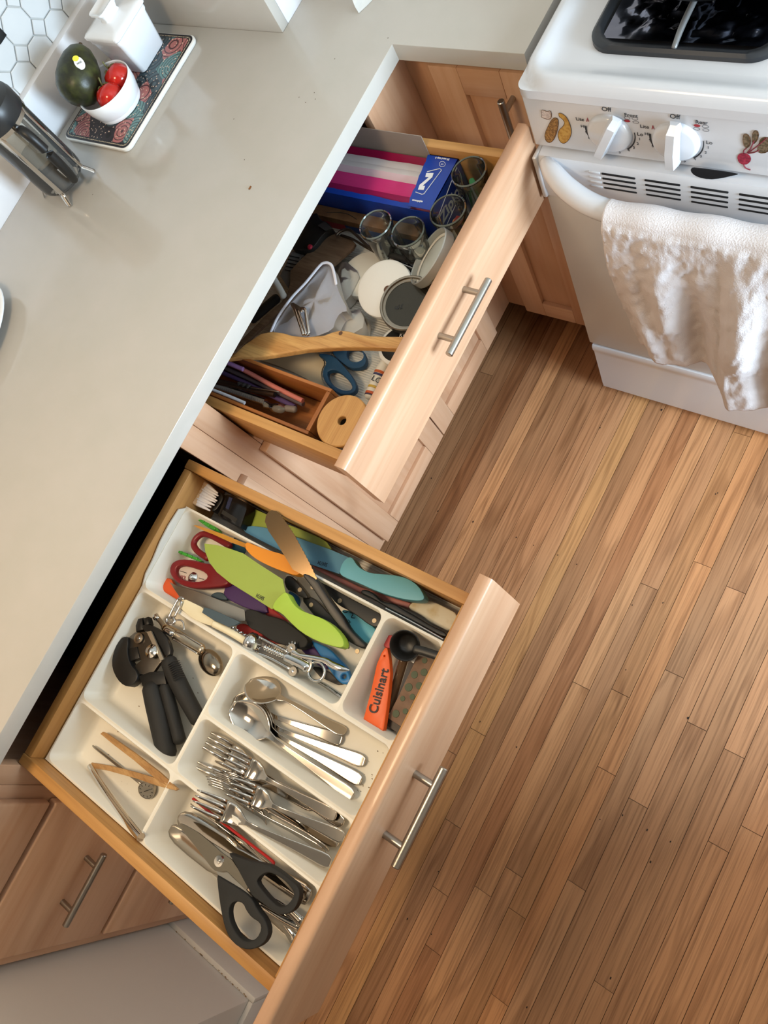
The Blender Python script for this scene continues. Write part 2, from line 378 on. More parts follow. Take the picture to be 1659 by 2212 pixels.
lamp = thing('pendant_lamp', 'white pendant lamp hanging above the counter outside the picture', 'lamp', (.10, -1.15, 2.09))
lathe('lamp_shade', [(.03, 2.20), (.06, 2.19), (.20, 2.05), (.235, 2.035), (.23, 2.035), (.055, 2.18)], (.10, -1.15, .05), M_base, lamp); tube('lamp_cord', [(.10, -1.15, 2.24, .004), (.10, -1.15, 2.499, .004)], M_black, lamp, n=8, res=1)

# ------------------------------------------------------------------ countertop with its backsplash
ct = thing('countertop', 'pale grey-beige quartz countertop running in an L with a white front edge', 'countertop', (0, -.4, ZC-TC))
outl = [(-.665, -1.64), (0, -1.64), (0, 0), (.2368, 0), (.2368, .615), (-.243, .615), (-.243, .008), (-.665, .008)]
prism('worktop', [Vector((x, y, ZC)) for x, y in outl], (0, 0, -TC), M_quartz, ct, bev=.0018, seg=2)
bs = box('backsplash', (-.687, -.665, -1.64, .008, ZC-.02, 1.003), M_quartz_lit, ct, bev=.0015)
box('backsplash_return', (-.665, -.243, .008, .0279, ZC-.02, 1.003), M_quartz, ct, bev=.0015)
box('backsplash_return', (-.2619, -.243, .0281, .615, ZC-.02, 1.003), M_quartz_lit, ct, bev=.0015)
tag(put('food_crumb', [P(540, 406, ZC+.0002)+Vector(v) for v in ((-.002, -.003, 0), (.002, -.003, 0), (.002, .003, 0), (-.002, .003, 0), (0, -.003, .002), (0, .003, .002))],
    [(0, 1, 4), (1, 2, 5, 4), (2, 3, 5), (3, 0, 4, 5), (3, 2, 1, 0)], mat('crumb', (110, 66, 26), .8)), 'tiny brown crumb lying alone on the pale countertop', 'crumb')
specks = [(646, 210), (660, 221), (679, 200), (681, 214), (505, 257), (528, 345), (723, 127), (838, 82), (200, 420)]
sv, sf = [], []
for u, v in specks:
    c = P(u, v, ZC+.0003); b0 = len(sv)
    for j in range(5): sv.append(c + Vector((math.cos(j*1.257), math.sin(j*1.257), 0))*.0011)
    sf.append(tuple(range(b0, b0+5)))
put('dark_specks', sv, sf, mat('speck', (96, 84, 70), .8), ct, kind='stuff')
# ------------------------------------------------------------------ base cabinets
FX = -.029
def leaf_door(parent, ax, a0, a1, z0, z1, f0, f1, fr=.055, name='door', tilt_panel=0):
    """shaker door; ax 'y': lies in the x=const plane with front f1; ax 'x': lies in y=const with front f1"""
    d = part(name, parent)
    def bx(nm, p0, p1, q0, q1, b0, b1, m):
        b = (b0, b1, p0, p1, q0, q1) if ax == 'y' else (p0, p1, b0, b1, q0, q1)
        b = tuple(sorted(b[0:2])) + tuple(sorted(b[2:4])) + tuple(sorted(b[4:6]))
        return box(nm, b, m, d)
    rail = maple[1] if ax == 'y' else maple[0]
    bx('stile', a0, a0+fr, z0, z1, f0, f1, maple[2]); bx('stile', a1-fr, a1, z0, z1, f0, f1, maple[2])
    bx('rail', a0+fr+.0002, a1-fr-.0002, z1-fr, z1, f0, f1, rail); bx('rail', a0+fr+.0002, a1-fr-.0002, z0, z0+fr, f0, f1, rail)
    g = (f1-f0)*.45
    bx('panel', a0+fr-.004, a1-fr+.004, z0+fr-.004, z1-fr+.004, f0+(f1-f0)*.1, f0+g, maple[2])
    return d
def liner_mat():
    m = mat('ribbed_liner', (206, 203, 194), .6); n = m.node_tree.nodes; L = m.node_tree.links.new
    t = n.new('ShaderNodeTexCoord'); w_ = n.new('ShaderNodeTexWave'); w_.bands_direction = 'Y'; w_.inputs['Scale'].default_value = 75; w_.inputs['Distortion'].default_value = .4
    L(t.outputs['Object'], w_.inputs['Vector']); k = n.new('ShaderNodeBump'); k.inputs['Strength'].default_value = .6; k.inputs['Distance'].default_value = .002
    L(w_.outputs['Fac'], k.inputs['Height']); L(k.outputs['Normal'], n['Principled BSDF'].inputs['Normal']); return m
M_liner = liner_mat()
def open_drawer(parent, y0, y1, xf, depth, zt, zb, by0, by1, side_top, hy, hz, th=.0195, round_=.006):
    """y0<y1 front, by0<by1 outside of the box, xf outer face"""
    d = part('drawer', parent); xi = xf - th
    bm = bmesh.new(); r = round_; prof = [(xf, zb+.001)]
    prof += [(xf, zt - r)] + [(xf - r + r*math.cos(a), zt - r + r*math.sin(a)) for a in (math.radians(t) for t in (22, 45, 68, 90))] + [(xi+.0015, zt), (xi, zt-.0015), (xi, zb)]
    ends = [(y0, 1), (y1, -1)]; loops = [[bm.verts.new((x, y, z)) for x, z in prof] for y, _ in ends]; n = len(prof)
    for i in range(n): bm.faces.new((loops[0][i], loops[0][(i+1) % n], loops[1][(i+1) % n], loops[1][i]))
    bm.faces.new(loops[0]); bm.faces.new(loops[1][::-1]); bmesh.ops.recalc_face_normals(bm, faces=bm.faces[:])
    auto(putbm('drawer_front', bm, maple[1], d), 50)
    xb = xi - depth; t = .016; zbox = zb + .012
    box('drawer_side', (xb, xi-.0002, by1-t, by1, zbox, side_top), beech[0], d); box('drawer_side', (xb, xi-.0002, by0, by0+t, zbox, side_top), beech[0], d)
    box('drawer_back', (xb, xb+t, by0+t+.0002, by1-t-.0002, zbox, side_top-.002), beech[1], d)
    box('drawer_inner_front', (xi-.012, xi-.0003, by0+t+.0002, by1-t-.0002, zbox, side_top-.002), beech[1], d)
    box('drawer_bottom', (xb+t, xi-.0125, by0+t+.0002, by1-t-.0002, zbox+.002, zbox+.0118), beech[0], d, bev=.0005)
    box('drawer_liner', (xb+t+.001, xi-.0135, by0+t+.001, by1-t-.001, zbox+.012, zbox+.0128), M_liner, d, bev=0)
    handle(d, (xf-.001, hy, hz), (0, 1, 0), (1, 0, 0), .134, .083)
    return d, xb
def carcass(c, y0, y1, shelf=True):
    box('cabinet_side', (-.63, FX-.0195, y0, y0+.016, .10, ZC-TC-.001), maple[2], c); box('cabinet_side', (-.63, FX-.0195, y1-.016, y1, .10, ZC-TC-.001), maple[2], c)
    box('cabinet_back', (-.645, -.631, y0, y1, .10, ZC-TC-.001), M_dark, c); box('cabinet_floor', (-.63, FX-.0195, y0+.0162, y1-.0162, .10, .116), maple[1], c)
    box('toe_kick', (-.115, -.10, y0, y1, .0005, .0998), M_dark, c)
def frame(c, y0, y1, sl, sr, zs):
    """face frame: outer stiles and the rails between; zs list of (z0,z1)"""
    box('face_stile', (FX-.019, FX, y0, sl, .10, ZC-TC-.001), maple[2], c); box('face_stile', (FX-.019, FX, sr, y1, .10, ZC-TC-.001), maple[2], c)
    for a, b in zs: box('face_rail', (FX-.019, FX, sl+.0002, sr-.0002, a, b), maple[1], c)
RAILS = [(.10, .140), (.683, .712), (.858, ZC-TC-.001)]
# cabinet with the jumble drawer
cA = thing('base_cabinet', 'maple base cabinet with the half-open jumble drawer above two shaker doors', 'cabinet', (-.3, -.35, 0))
carcass(cA, -.6815, -.03); frame(cA, -.6815, .0383, -.641, -.085, RAILS)
leaf_door(cA, 'y', -.6511, -.3545, .1155, .685, FX+.0005, -.0116); leaf_door(cA, 'y', -.3515, -.0559, .1155, .685, FX+.0005, -.0116)
dA, xbA = open_drawer(cA, -.6511, -.0559, .2551, .50, .8433, .6948, -.637, -.084, .818, -.353, .787)
# cabinet with the cutlery drawer
cB = thing('base_cabinet', 'maple base cabinet with the fully pulled-out cutlery drawer', 'cabinet', (-.3, -1.0, 0))
carcass(cB, -1.300, -.6825); frame(cB, -1.300, -.6820, -1.267, -.7225, RAILS)
leaf_door(cB, 'y', -1.305, -1.0055, .1155, .6955, FX+.0005, -.0116); leaf_door(cB, 'y', -1.0025, -.7044, .1155, .6955, FX+.0005, -.0116)
dB, xbB = open_drawer(cB, -1.305, -.7044, .5245, .541, .8433, .6948, -1.266, -.7305, .818, -1.006, .779)
# narrow drawer stack against the wall
cC = thing('base_cabinet', 'narrow maple drawer cabinet in the corner against the white wall', 'cabinet', (-.3, -1.47, 0))
carcass(cC, -1.634, -1.3005); frame(cC, -1.634, -1.3005, -1.605, -1.33, [(.10, .13), (.41, .43), (.715, .735), (.858, ZC-TC-.001)])
for z0, z1, hz in ((.733, .8433, None), (.423, .722, .581), (.1155, .413, .291)):
    d = part('drawer', cC)
    box('drawer_front', (FX+.0005, -.0105, -1.606, -1.3215, z0, z1), maple[1], d, bev=.004, seg=3)
    if hz: handle(d, (-.0115, -1.4705, hz), (0, 1, 0), (1, 0, 0), .134, .083)
# corner cabinet next to the range
cD = thing('base_cabinet', 'shadowed maple corner cabinet with a shaker door beside the range', 'cabinet', (.1, .2, 0))
FY = .0385
for nm, b, m in (('face_stile', (FX-.06, .045, FY, FY+.019, .10, ZC-TC-.001), maple[2]), ('face_stile', (.205, .2368, FY, FY+.019, .10, ZC-TC-.001), maple[2]),
                 ('face_rail', (.0452, .2048, FY, FY+.019, .845, ZC-TC-.001), maple[0]), ('face_rail', (.0452, .2048, FY, FY+.019, .10, .13), maple[0]),
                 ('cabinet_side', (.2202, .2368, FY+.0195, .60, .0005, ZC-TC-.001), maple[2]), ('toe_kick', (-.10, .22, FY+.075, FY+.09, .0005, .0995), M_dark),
                 ('cabinet_floor', (-.02, .2198, FY+.0195, .60, .10, .115), maple[1])):
    box(nm, b, m, cD)
dd = leaf_door(cD, 'x', .033, .2225, .1155, .856, FY-.0005, FY-.0185, fr=.055)
handle(dd, (.180, FY-.0175, .765), (0, 0, 1), (0, -1, 0), .134, .083, m=M_steel)

# ------------------------------------------------------------------ gas range
RX0, RX1 = .2565, .868
st = thing('gas_range', 'white enamel gas range with towel-hung oven handle', 'stove', (.56, .2, 0))
def prof(d):
    K = [(-.001, .921), (.004, .930), (.010, .9365), (.016, .938), (.024, .935), (.034, .929), (.045, .9265), (9, .9265)]
    for (a, za), (b, zb) in zip(K, K[1:]):
        if d <= b: return za + (zb-za)*(d-a)/(b-a)
fine = [0, .002, .005, .009, .013, .018, .024, .030, .037, .046]
XS = [RX0+f for f in fine] + [RX0+.06+i*.03 for i in range(17)] + [RX1-f for f in reversed(fine)]
YS = [-.0675+f for f in fine] + [-.02+i*.04 for i in range(15)]
vs = []; fs = []; R_ = .016
for y in YS:
    for x in XS:
        dx = min(x-RX0, RX1-x); dy = y+.0675; d = min(dx, dy)
        if dx < .05 and dy < .05: d = .05 - math.hypot(.05-dx, .05-dy) if math.hypot(.05-dx, .05-dy) < .05 else 0
        px, py = x, y
        if dx < R_ and dy < R_:       # rounded plan corner
            ux, uy = R_-dx, R_-dy; h = math.hypot(ux, uy); mx = max(ux, uy)
            k = mx/h if h > 1e-6 else 1; ux *= k; uy *= k
            px = (RX0+R_-ux) if x-RX0 < RX1-x else (RX1-R_+ux); py = -.0675+R_-uy
        vs.append((px, py, prof(max(d, 0)) if d > 0 else .921))
nx, ny = len(XS), len(YS)
for j in range(ny-1):
    for i in range(nx-1): fs.append((j*nx+i, j*nx+i+1, (j+1)*nx+i+1, (j+1)*nx+i))
edge = [j*nx for j in range(ny-1, 0, -1)] + list(range(nx)) + [j*nx+nx-1 for j in range(1, ny)]
b0 = len(vs)
for e in edge: vs.append((vs[e][0], vs[e][1], .9065))
for i in range(len(edge)-1): fs.append((edge[i], edge[i+1], b0+i+1, b0+i))
auto(put('cooktop', vs, fs, M_enamel, st, True), 60)
box('body_side', (RX0+.004, RX0+.02, -.055, .53, .01, .9055), M_enamel, st, bev=.003); box('body_side', (RX1-.02, RX1-.004, -.055, .53, .01, .9055), M_enamel, st, bev=.003)
box('control_panel', (RX0+.002, RX1-.002, -.0605, -.03, .8065, .9055), M_enamel, st, bev=.003, seg=3)
box('backguard', (RX0, RX1, .545, .58, .9, 1.1), M_enamel, st, bev=.01, seg=3)
YP = -.0608
M_red = mat('print_red', (158, 36, 44), .6)
def ytext(s, u, v, size, m=M_ink, name='lettering'):
    c = PY(u, v, YP); return text(name, s, c, (1, 0, 0), (0, 0, 1), size, m, st)
for kx, us in ((.3877, 0), (.4824, 1)):
    kz = .853
    kn = lathe('knob', [(.0325, 0), (.0325, .004), (.0305, .007), (.027, .009), (.0, .010)], (kx, YP+.0002, kz), M_enamel, st, axis=(0, -1, 0), n=40)
    a = math.radians(64 if us == 0 else 86); dx, dz = math.cos(a), math.sin(a)
    pv, pf = [], []; L_ = .040; nx_, nz_ = -dz, dx
    for s in (-1, -.8, 0, .8, 1):
        hw = .0075 if abs(s) < 1 else .0055; hh = {-1: .012, -.8: .022, 0: .026, .8: .022, 1: .012}[s]
        for o_, y_ in ((-hw*1.25, .006), (-hw*.75, hh), (hw*.75, hh), (hw*1.25, .006)):
            pv.append((kx + dx*L_*s + nx_*o_, YP - y_, kz + dz*L_*s + nz_*o_))
    for i in range(4):
        for j in range(3): pf.append((i*4+j, i*4+j+1, i*4+5+j, i*4+4+j))
    pf += [(3, 2, 1, 0), (16, 17, 18, 19)]
    auto(put('pointer', pv, pf, M_enamel, kn, True), 35)
    def kt(s, dx_, dz_, size, m=M_ink): text('lettering', s, (kx+dx_, YP, kz+dz_), (1, 0, 0), (0, 0, 1), size, m, st)
    kt('Off', 0, .0415, .0105); kt('Lite', -.043, .018, .0085); kt('Hi', -.0405, .005, .0075); kt('9', -.037, -.006, .0068); kt('8', -.034, -.016, .0068)
    kt('Lo', .044, .003, .0085); kt('1', .0425, -.006, .0068); kt('2', .039, -.0155, .0068); kt('3', .0325, -.024, .0068); kt('4', .024, -.0305, .0068)
    kt('5', .010, -.037, .0068)
    fl = [(-.0335, .015), (-.031, .023), (-.029, .0155), (-.0302, .0155), (-.031, .020), (-.0322, .015)]
    put('flame_mark', [(kx+x, YP-.0004, kz+z) for x, z in fl], [tuple(range(6))], M_red, st)
    for a0, a1, r0, w0, w1 in ((8, -52, .0365, .0006, .0012), (170, 205, .0365, .0014, .0008)):
        av, af = [], []; n = 14
        for i in range(n+1):
            t = math.radians(a0 + (a1-a0)*i/n); wd_ = w0 + (w1-w0)*i/n
            av += [(kx + math.cos(t)*(r0-wd_), YP-.0004, kz + math.sin(t)*(r0-wd_)), (kx + math.cos(t)*(r0+wd_), YP-.0004, kz + math.sin(t)*(r0+wd_))]
            if i: af.append((2*i-2, 2*i-1, 2*i+1, 2*i))
        put('dial_arc', av, af, M_ink, st)
    ox, oz = kx+.0335, kz+.029
    kt('Front' if us == 0 else 'Rear', .0345, .0355 if us == 0 else .0365, .0085)
    for i, (bx_, bz_) in enumerate(((-.005, .0015), (.006, .0015), (-.0055, -.004), (.0065, -.0045))):
        on = (i == 2) if us == 0 else (i == 0)
        c = Vector((ox+bx_, YP-.0004, oz+bz_)); X_, Z_ = Vector((1, 0, 0)), Vector((0, 0, 1))
        if on: put('burner_mark', [c + X_*.0044*math.cos(t*.3927) + Z_*.0024*math.sin(t*.3927) for t in range(16)], [tuple(range(16))], M_red, st)
        else:
            rv = [c + X_*(.0044-k_)*math.cos(t*.3927) + Z_*(.0026-k_)*math.sin(t*.3927) for k_ in (0, .0006) for t in range(16)]
            put('burner_mark', rv, [(t, (t+1) % 16, 16+(t+1) % 16, 16+t) for t in range(16)], M_ink, st)
# painted vegetables on the control panel
def decal(name, pts, m, edge=None, y=YP-.0003, rnd=1):
    p = [PY(u, v, y) for u, v in smoothloop(pts, rnd)]
    o = put(name, p, [tuple(range(len(p)))], m, st)
    if edge: tube('print_outline', [tuple(q + Vector((0, -.0002, 0))) + (.00035,) for q in p], edge, st, n=5, res=1, closed=True)
    return o
vr = lambda pts: Q(1140, 180, 6.381, pts)
vb = lambda pts: Q(1380, 220, 5.946, pts)
M_line = mat('print_brown', (96, 62, 32), .6)
decal('painted_garlic', vr([(185, 365), (230, 370), (260, 390), (315, 375), (330, 420), (325, 480), (280, 500), (240, 485), (180, 465), (200, 440), (190, 410)]), mixmat('print_garlic', (206, 190, 180), (178, 160, 152), 300, .4, .6, .6), M_line)
decal('painted_zucchini', vr([(370, 470), (420, 490), (425, 560), (400, 680), (360, 780), (310, 820), (260, 805), (235, 750), (240, 680), (280, 590), (320, 510)]), mixmat('print_zucchini', (168, 124, 66), (120, 84, 40), 380, .42, .55, .6), M_line)
decal('painted_squash', vr([(425, 410), (440, 408), (480, 420), (540, 470), (580, 560), (603, 650), (590, 740), (540, 810), (490, 832), (440, 800), (412, 720), (430, 640), (490, 590), (510, 540), (480, 490), (430, 460)]), mixmat('print_squash', (198, 156, 74), (178, 130, 50), 200, .4, .6, .6), M_line)
decal('painted_beet', vb([(1260, 700), (1300, 660), (1370, 655), (1430, 690), (1445, 750), (1400, 800), (1340, 810), (1280, 780)]), mixmat('print_beet', (168, 44, 66), (128, 26, 48), 200, .4, .6, .6))
M_bl = mixmat('print_beet_leaf', (126, 106, 84), (86, 72, 50), 300, .42, .56, .6)
decal('painted_leaf', vb([(1350, 410), (1400, 410), (1440, 480), (1430, 560), (1380, 600), (1340, 540), (1335, 460)]), M_bl, M_line)
decal('painted_leaf', vb([(1480, 365), (1530, 370), (1545, 440), (1500, 530), (1460, 540), (1455, 430)]), M_bl, M_line)
decal('painted_leaf', vb([(1560, 470), (1640, 450), (1720, 480), (1740, 560), (1650, 650), (1550, 660), (1520, 610), (1540, 550)]), M_bl, M_line)
for pp in ([(1345, 660), (1350, 620), (1380, 600)], [(1390, 655), (1440, 590), (1480, 500)], [(1400, 660), (1530, 560), (1640, 465)], [(1410, 662), (1480, 650), (1540, 620)], [(1345, 805), (1370, 850), (1430, 875)]):
    tube('painted_stem', [tuple(PY(u, v, YP-.0005)) + (.0008,) for u, v in vb(pp)], mat('print_stem', (122, 40, 52), .6), st, n=5, res=3)
# oven door with vents, glass, handle
od = part('oven_door', st)
prf = [(-.062, .8015), (-.0725, .800), (-.0765, .792), (-.0775, .735), (-.0745, .7115), (-.0730, .7110), (-.0730, .232), (-.0715, .229), (-.05, .229), (-.05, .8015)]
dx0, dx1 = .2640, RX1-.004
def extr(name, prof_, x0, x1, m, parent):
    n = len(prof_); vs = [(x0, y, z) for y, z in prof_] + [(x1, y, z) for y, z in prof_]
    fs = [(i, (i+1) % n, n+(i+1) % n, n+i) for i in range(n)] + [tuple(range(n))[::-1], tuple(range(n, 2*n))]
    bm = bmesh.new(); bv = [bm.verts.new(v) for v in vs]
    for f in fs: bm.faces.new([bv[i] for i in f])
    bmesh.ops.recalc_face_normals(bm, faces=bm.faces[:])
    return auto(putbm(name, bm, m, parent), 30)
extr('door_band', [(-.062, .8015), (-.0725, .800), (-.0765, .792), (-.0775, .735), (-.0745, .7115), (-.052, .7113), (-.052, .8015)], dx0+.0045, dx1, M_enamel, od)
box('door_trim', (dx0-.004, dx0+.0042, -.080, -.052, .7105, .8012), mat('satin_trim', (214, 216, 218), .28, .35), od, bev=.003, seg=3)
box('door_glass', (dx0, dx1, -.0735, -.052, .232, .7109), mat('grey_oven_glass', (196, 196, 196), .34, coat=.1), od, bev=.0015)
M_slot = mat('vent_black', (8, 8, 12), .7)
for gx in (.3725, .4390, .5060, .5725, .6390, .7055, .772):
    for r in range(4):
        zz = .7862 - r*.0101
        o = box('vent_slot', (gx, gx+.0525, -.0782, -.0752, zz-.0017, zz+.0017), M_slot, od, bev=.0012)
for r in range(4):
    zz = .7862 - r*.0101
    box('vent_rib', (.352, .3705, -.0785, -.0762, zz-.0022, zz+.0022), M_enamel, od, bev=.001)
tube('door_handle', [(.283, -.079, .795, .010), (.300, -.092, .793, .0145), (.335, -.112, .785, .0165), (.385, -.127, .777, .0165), (.46, -.134, .774, .0155), (.56, -.136, .774, .0155), (.66, -.134, .774, .0155), (.75, -.127, .777, .0165), (.80, -.112, .785, .0165), (.835, -.092, .793, .0145), (.852, -.079, .795, .010)], M_enamel, od, n=18, flat=1.1)
slv = smoothloop([PY(u, v, -.0735) for u, v in vb([(660, 860), (720, 850), (1290, 930), (1200, 950), (1050, 985), (900, 998), (760, 970), (680, 920)])], 1)
slv = [Vector(v) for v in slv]
prism('black_oval', slv, (0, .0015, 0), M_slot, st)  # thin black oval set on the oven door below the control panel
# storage drawer at the bottom of the range
extr('storage_drawer', [(-.0700, .2265), (-.0755, .2255), (-.0775, .221), (-.0775, .208), (-.0745, .198), (-.0745, .19), (-.0765, .05), (-.0755, .03), (-.070, .022), (-.05, .022), (-.05, .2265)], .2695, RX1-.006, M_enamel, st)
box('plinth', (.29, RX1-.02, -.03, .5, 0, .0215), mat('plinth_grey', (120, 116, 112), .6), st)
# sealed burner well lined with dark foil
wx0, wx1, wy0, wy1 = .333, .582, -.003, .25
def rrect(x0, x1, y0, y1, r, z, n=7):
    o = []
    for cx, cy, a in ((x1-r, y1-r, 0), (x0+r, y1-r, 90), (x0+r, y0+r, 180), (x1-r, y0+r, 270)):
        o += [Vector((cx + r*math.cos(math.radians(a+90*i/n)), cy + r*math.sin(math.radians(a+90*i/n)), z)) for i in range(n+1)]
    return o
M_pan = mat('dark_burner_enamel', (46, 48, 52), .3, .2)
def lofted(name, loops, m, parent, cap=True, **k):
    n = len(loops[0]); vs = [v for l in loops for v in l]; fs = []
    for i in range(len(loops)-1):
        for j in range(n): fs.append((i*n+j, i*n+(j+1) % n, (i+1)*n+(j+1) % n, (i+1)*n+j))
    if cap: fs.append(tuple(range((len(loops)-1)*n, len(loops)*n)))
    o = put(name, vs, fs, m, parent, True, **k); return auto(o, 50)
lofted('burner_pan', [rrect(wx0, wx1, wy0, wy1, .035, .9268), rrect(wx0, wx1, wy0, wy1, .035, .9335), rrect(wx0+.004, wx1-.004, wy0+.004, wy1-.004, .033, .9368), rrect(wx0+.012, wx1-.012, wy0+.011, wy1-.011, .030, .9350), rrect(wx0+.018, wx1-.018, wy0+.018, wy1-.018, .028, .928)], M_pan, st)
fv, ff = [], []; n = 46
for j in range(n):
    for i in range(n):
        x = wx0+.019+(wx1-wx0-.038)*i/(n-1); y = wy0+.019+(wy1-wy0-.038)*j/(n-1)
        h = noise.noise(Vector((x*42, y*42, 1.3)))*.005 + abs(noise.noise(Vector((x*95, y*70, 4.1))))*.009
        edge_ = min(i, j, n-1-i, n-1-j)/(n-1); fv.append((x, y, .9295 + h*min(1, edge_*8) + max(0, .08-edge_)*.05))
for j in range(n-1):
    for i in range(n-1): ff.append((j*n+i, j*n+i+1, (j+1)*n+i+1, (j+1)*n+i))
put('foil_liner', fv, ff, mat('dark_foil', (118, 120, 134), .12, 1), st, True)
M_grate = mat('grate_grey', (120, 120, 120), .4, .4)
gr = part('grate', st)
for x0, y0, x1, y1 in ((.456, .004, .456, .105), (.5755, .02, .5755, .12), (.335, .13, .40, .13)):
    tube('grate_bar', [(x0, y0, .9365, .0036), (x0+(x1-x0)*.3, y0+(y1-y0)*.3, .945, .0042), (x1, y1, .949, .0042)], M_grate, gr, n=10)
lathe('grate_ring', [(.043, .945), (.049, .945), (.049, .951), (.043, .951), (.043, .945)], (.456, .15, 0), M_grate, gr)
skl = thing('frying_pan', 'black frying pan sitting on the burner at the picture top edge', 'pan', (.46, .172, .953))
M_iron = mat('black_iron', (14, 14, 15), .38, .3)
lathe('pan_body', [(0, .9535), (.105, .9535), (.122, .961), (.134, .985), (.138, 1.0), (.135, 1.001), (.130, .985), (.118, .9645), (.10, .959), (0, .958)], (.46, .172, 0), M_iron, skl, n=56)
tube('pan_handle', [(.56, .26, .993, .010), (.64, .335, 1.004, .010), (.72, .41, 1.012, .012)], M_iron, skl, flat=.6)

# ------------------------------------------------------------------ towel over the oven handle
def towel():
    vs, fs = [], []; na, nb = 110, 96
    def front(x, s):      # fold pattern grows down the cloth
        g = min(1, s*1.6)
        return g*(.012*math.sin((x-.40)*50 + s*1.4) + .007*math.sin((x-.38)*101 - s*2.2) + .009*noise.noise(Vector((x*24, s*5, .4)))) + .0035*noise.noise(Vector((x*70 + s*9, s*16, 2.))) + .0016*noise.noise(Vector((x*190, s*60, 5.)))
    for j in range(nb):
        t = j/(nb-1)
        for i in range(na):
            a = i/(na-1); x = .4065 + a*.31
            zb = .352 - .012*a + .008*math.sin(a*19) + (-.075*max(0, min(1, (a-.53)/.06)))
            if t < .12:   # short back flap behind the bar
                s = t/.12; X, Y, Z = x, -.112 + .002*math.sin(x*60), .700 + (.775-.700)*s
            elif t < .28:
                s = (t-.12)/.16; ang = math.pi*(1-s); r = .0205 + .0012*math.sin(x*70); X, Y, Z = x, -.1335 - r*math.cos(ang), .775 + math.sin(ang)*r
            else:
                s = (t-.28)/.72; Z = .775 + (zb-.775)*s; Y = -.154 + .034*s**1.2 + front(x, s) - .004
                X = x + (-.018*math.sin(s*2.2) + .012*s*s)*(1-a) + .006*math.sin(s*7+x*20)*s
                if a > .56: Y -= .016*min(1, (a-.56)/.05)*min(1, s*2)
            vs.append((X, Y, Z))
    for j in range(nb-1):
        for i in range(na-1): fs.append((j*na+i, j*na+i+1, (j+1)*na+i+1, (j+1)*na+i))
    o = put('dish_towel', vs, fs, mat('towel_linen', (216, 210, 210), .95, bump=.5, bscale=420), None, True,
            label='crumpled white linen towel hanging over the oven door handle', cat='towel')
    s = o.modifiers.new('thickness', 'SOLIDIFY'); s.thickness = .0018; s.offset = 0
    return o
towel()
# ------------------------------------------------------------------ things on the countertop
TZ = ZC + .0105
def trivet_mat():
    m = mat('mandala_print', (60, 50, 52), .35); n = m.node_tree.nodes; L = m.node_tree.links.new; p = n['Principled BSDF']
    t = n.new('ShaderNodeTexCoord'); mp = n.new('ShaderNodeMapping'); mp.inputs['Scale'].default_value = (1, 1, 0); L(t.outputs['Object'], mp.inputs['Vector'])
    vo = n.new('ShaderNodeTexVoronoi'); vo.inputs['Scale'].default_value = 21; L(mp.outputs['Vector'], vo.inputs['Vector'])
    sn = n.new('ShaderNodeMath'); sn.operation = 'MULTIPLY'; sn.inputs[1].default_value = 46; L(vo.outputs['Distance'], sn.inputs[0])
    s2 = n.new('ShaderNodeMath'); s2.operation = 'SINE'; L(sn.outputs[0], s2.inputs[0])
    v2 = n.new('ShaderNodeTexVoronoi'); v2.inputs['Scale'].default_value = 150; L(mp.outputs['Vector'], v2.inputs['Vector'])
    base = n.new('ShaderNodeValToRGB'); base.color_ramp.interpolation = 'CONSTANT'; e = base.color_ramp.elements
    e[0].color = lin((168, 104, 100)); e[1].position = .3; e[1].color = lin((62, 78, 84))
    for pos, c in ((.5, (40, 34, 40)), (.68, (186, 120, 108)), (.84, (92, 130, 128))): q = e.new(pos); q.color = lin(c)
    sep = n.new('ShaderNodeSeparateColor'); L(vo.outputs['Color'], sep.inputs[0]); L(sep.outputs[0], base.inputs['Fac'])
    ring = n.new('ShaderNodeValToRGB'); ring.color_ramp.interpolation = 'CONSTANT'; ring.color_ramp.elements[0].color = (1, 1, 1, 1); ring.color_ramp.elements[1].position = .62; ring.color_ramp.elements[1].color = (.12, .12, .14, 1)
    L(s2.outputs[0], ring.inputs['Fac'])
    x1 = n.new('ShaderNodeMix'); x1.data_type = 'RGBA'; x1.blend_type = 'MULTIPLY'; x1.inputs['Factor'].default_value = .9; L(base.outputs['Color'], x1.inputs['A']); L(ring.outputs['Color'], x1.inputs['B'])
    dots = n.new('ShaderNodeValToRGB'); dots.color_ramp.interpolation = 'CONSTANT'; dots.color_ramp.elements[0].color = (1, 1, 1, 1); dots.color_ramp.elements[1].position = .22; dots.color_ramp.elements[1].color = (0, 0, 0, 1)
    L(v2.outputs['Distance'], dots.inputs['Fac'])
    x2 = n.new('ShaderNodeMix'); x2.data_type = 'RGBA'; L(dots.outputs['Color'], x2.inputs['Factor']); L(x1.outputs['Result'], x2.inputs['A']); x2.inputs['B'].default_value = lin((214, 184, 160))
    L(x2.outputs['Result'], p.inputs['Base Color']); return m
tv = thing('trivet_board', 'rectangular white trivet with a dark mandala-patterned top', 'trivet', (-.535, -.147, ZC+.0003))
lofted('trivet_base', [rrect(-.631, -.438, -.278, -.022, .014, ZC+.0003), rrect(-.633, -.436, -.280, -.020, .016, ZC+.003), rrect(-.633, -.436, -.280, -.020, .016, ZC+.0075), rrect(-.630, -.439, -.277, -.023, .014, TZ-.0012)], mat('trivet_white', (236, 234, 228), .4), tv)
lofted('printed_top', [rrect(-.6305, -.4390, -.2775, -.0228, .014, TZ-.0012), rrect(-.6305, -.4390, -.2775, -.0228, .014, TZ-.0006)], mat('trivet_black', (22, 20, 26), .35), tv)
lofted('dashed_border', [rrect(-.6265, -.4430, -.2735, -.0268, .011, TZ-.0006), rrect(-.6265, -.4430, -.2735, -.0268, .011, TZ-.0003)], mixmat('trivet_dashes', (216, 198, 166), (34, 30, 34), 700, .47, .53, .4), tv)
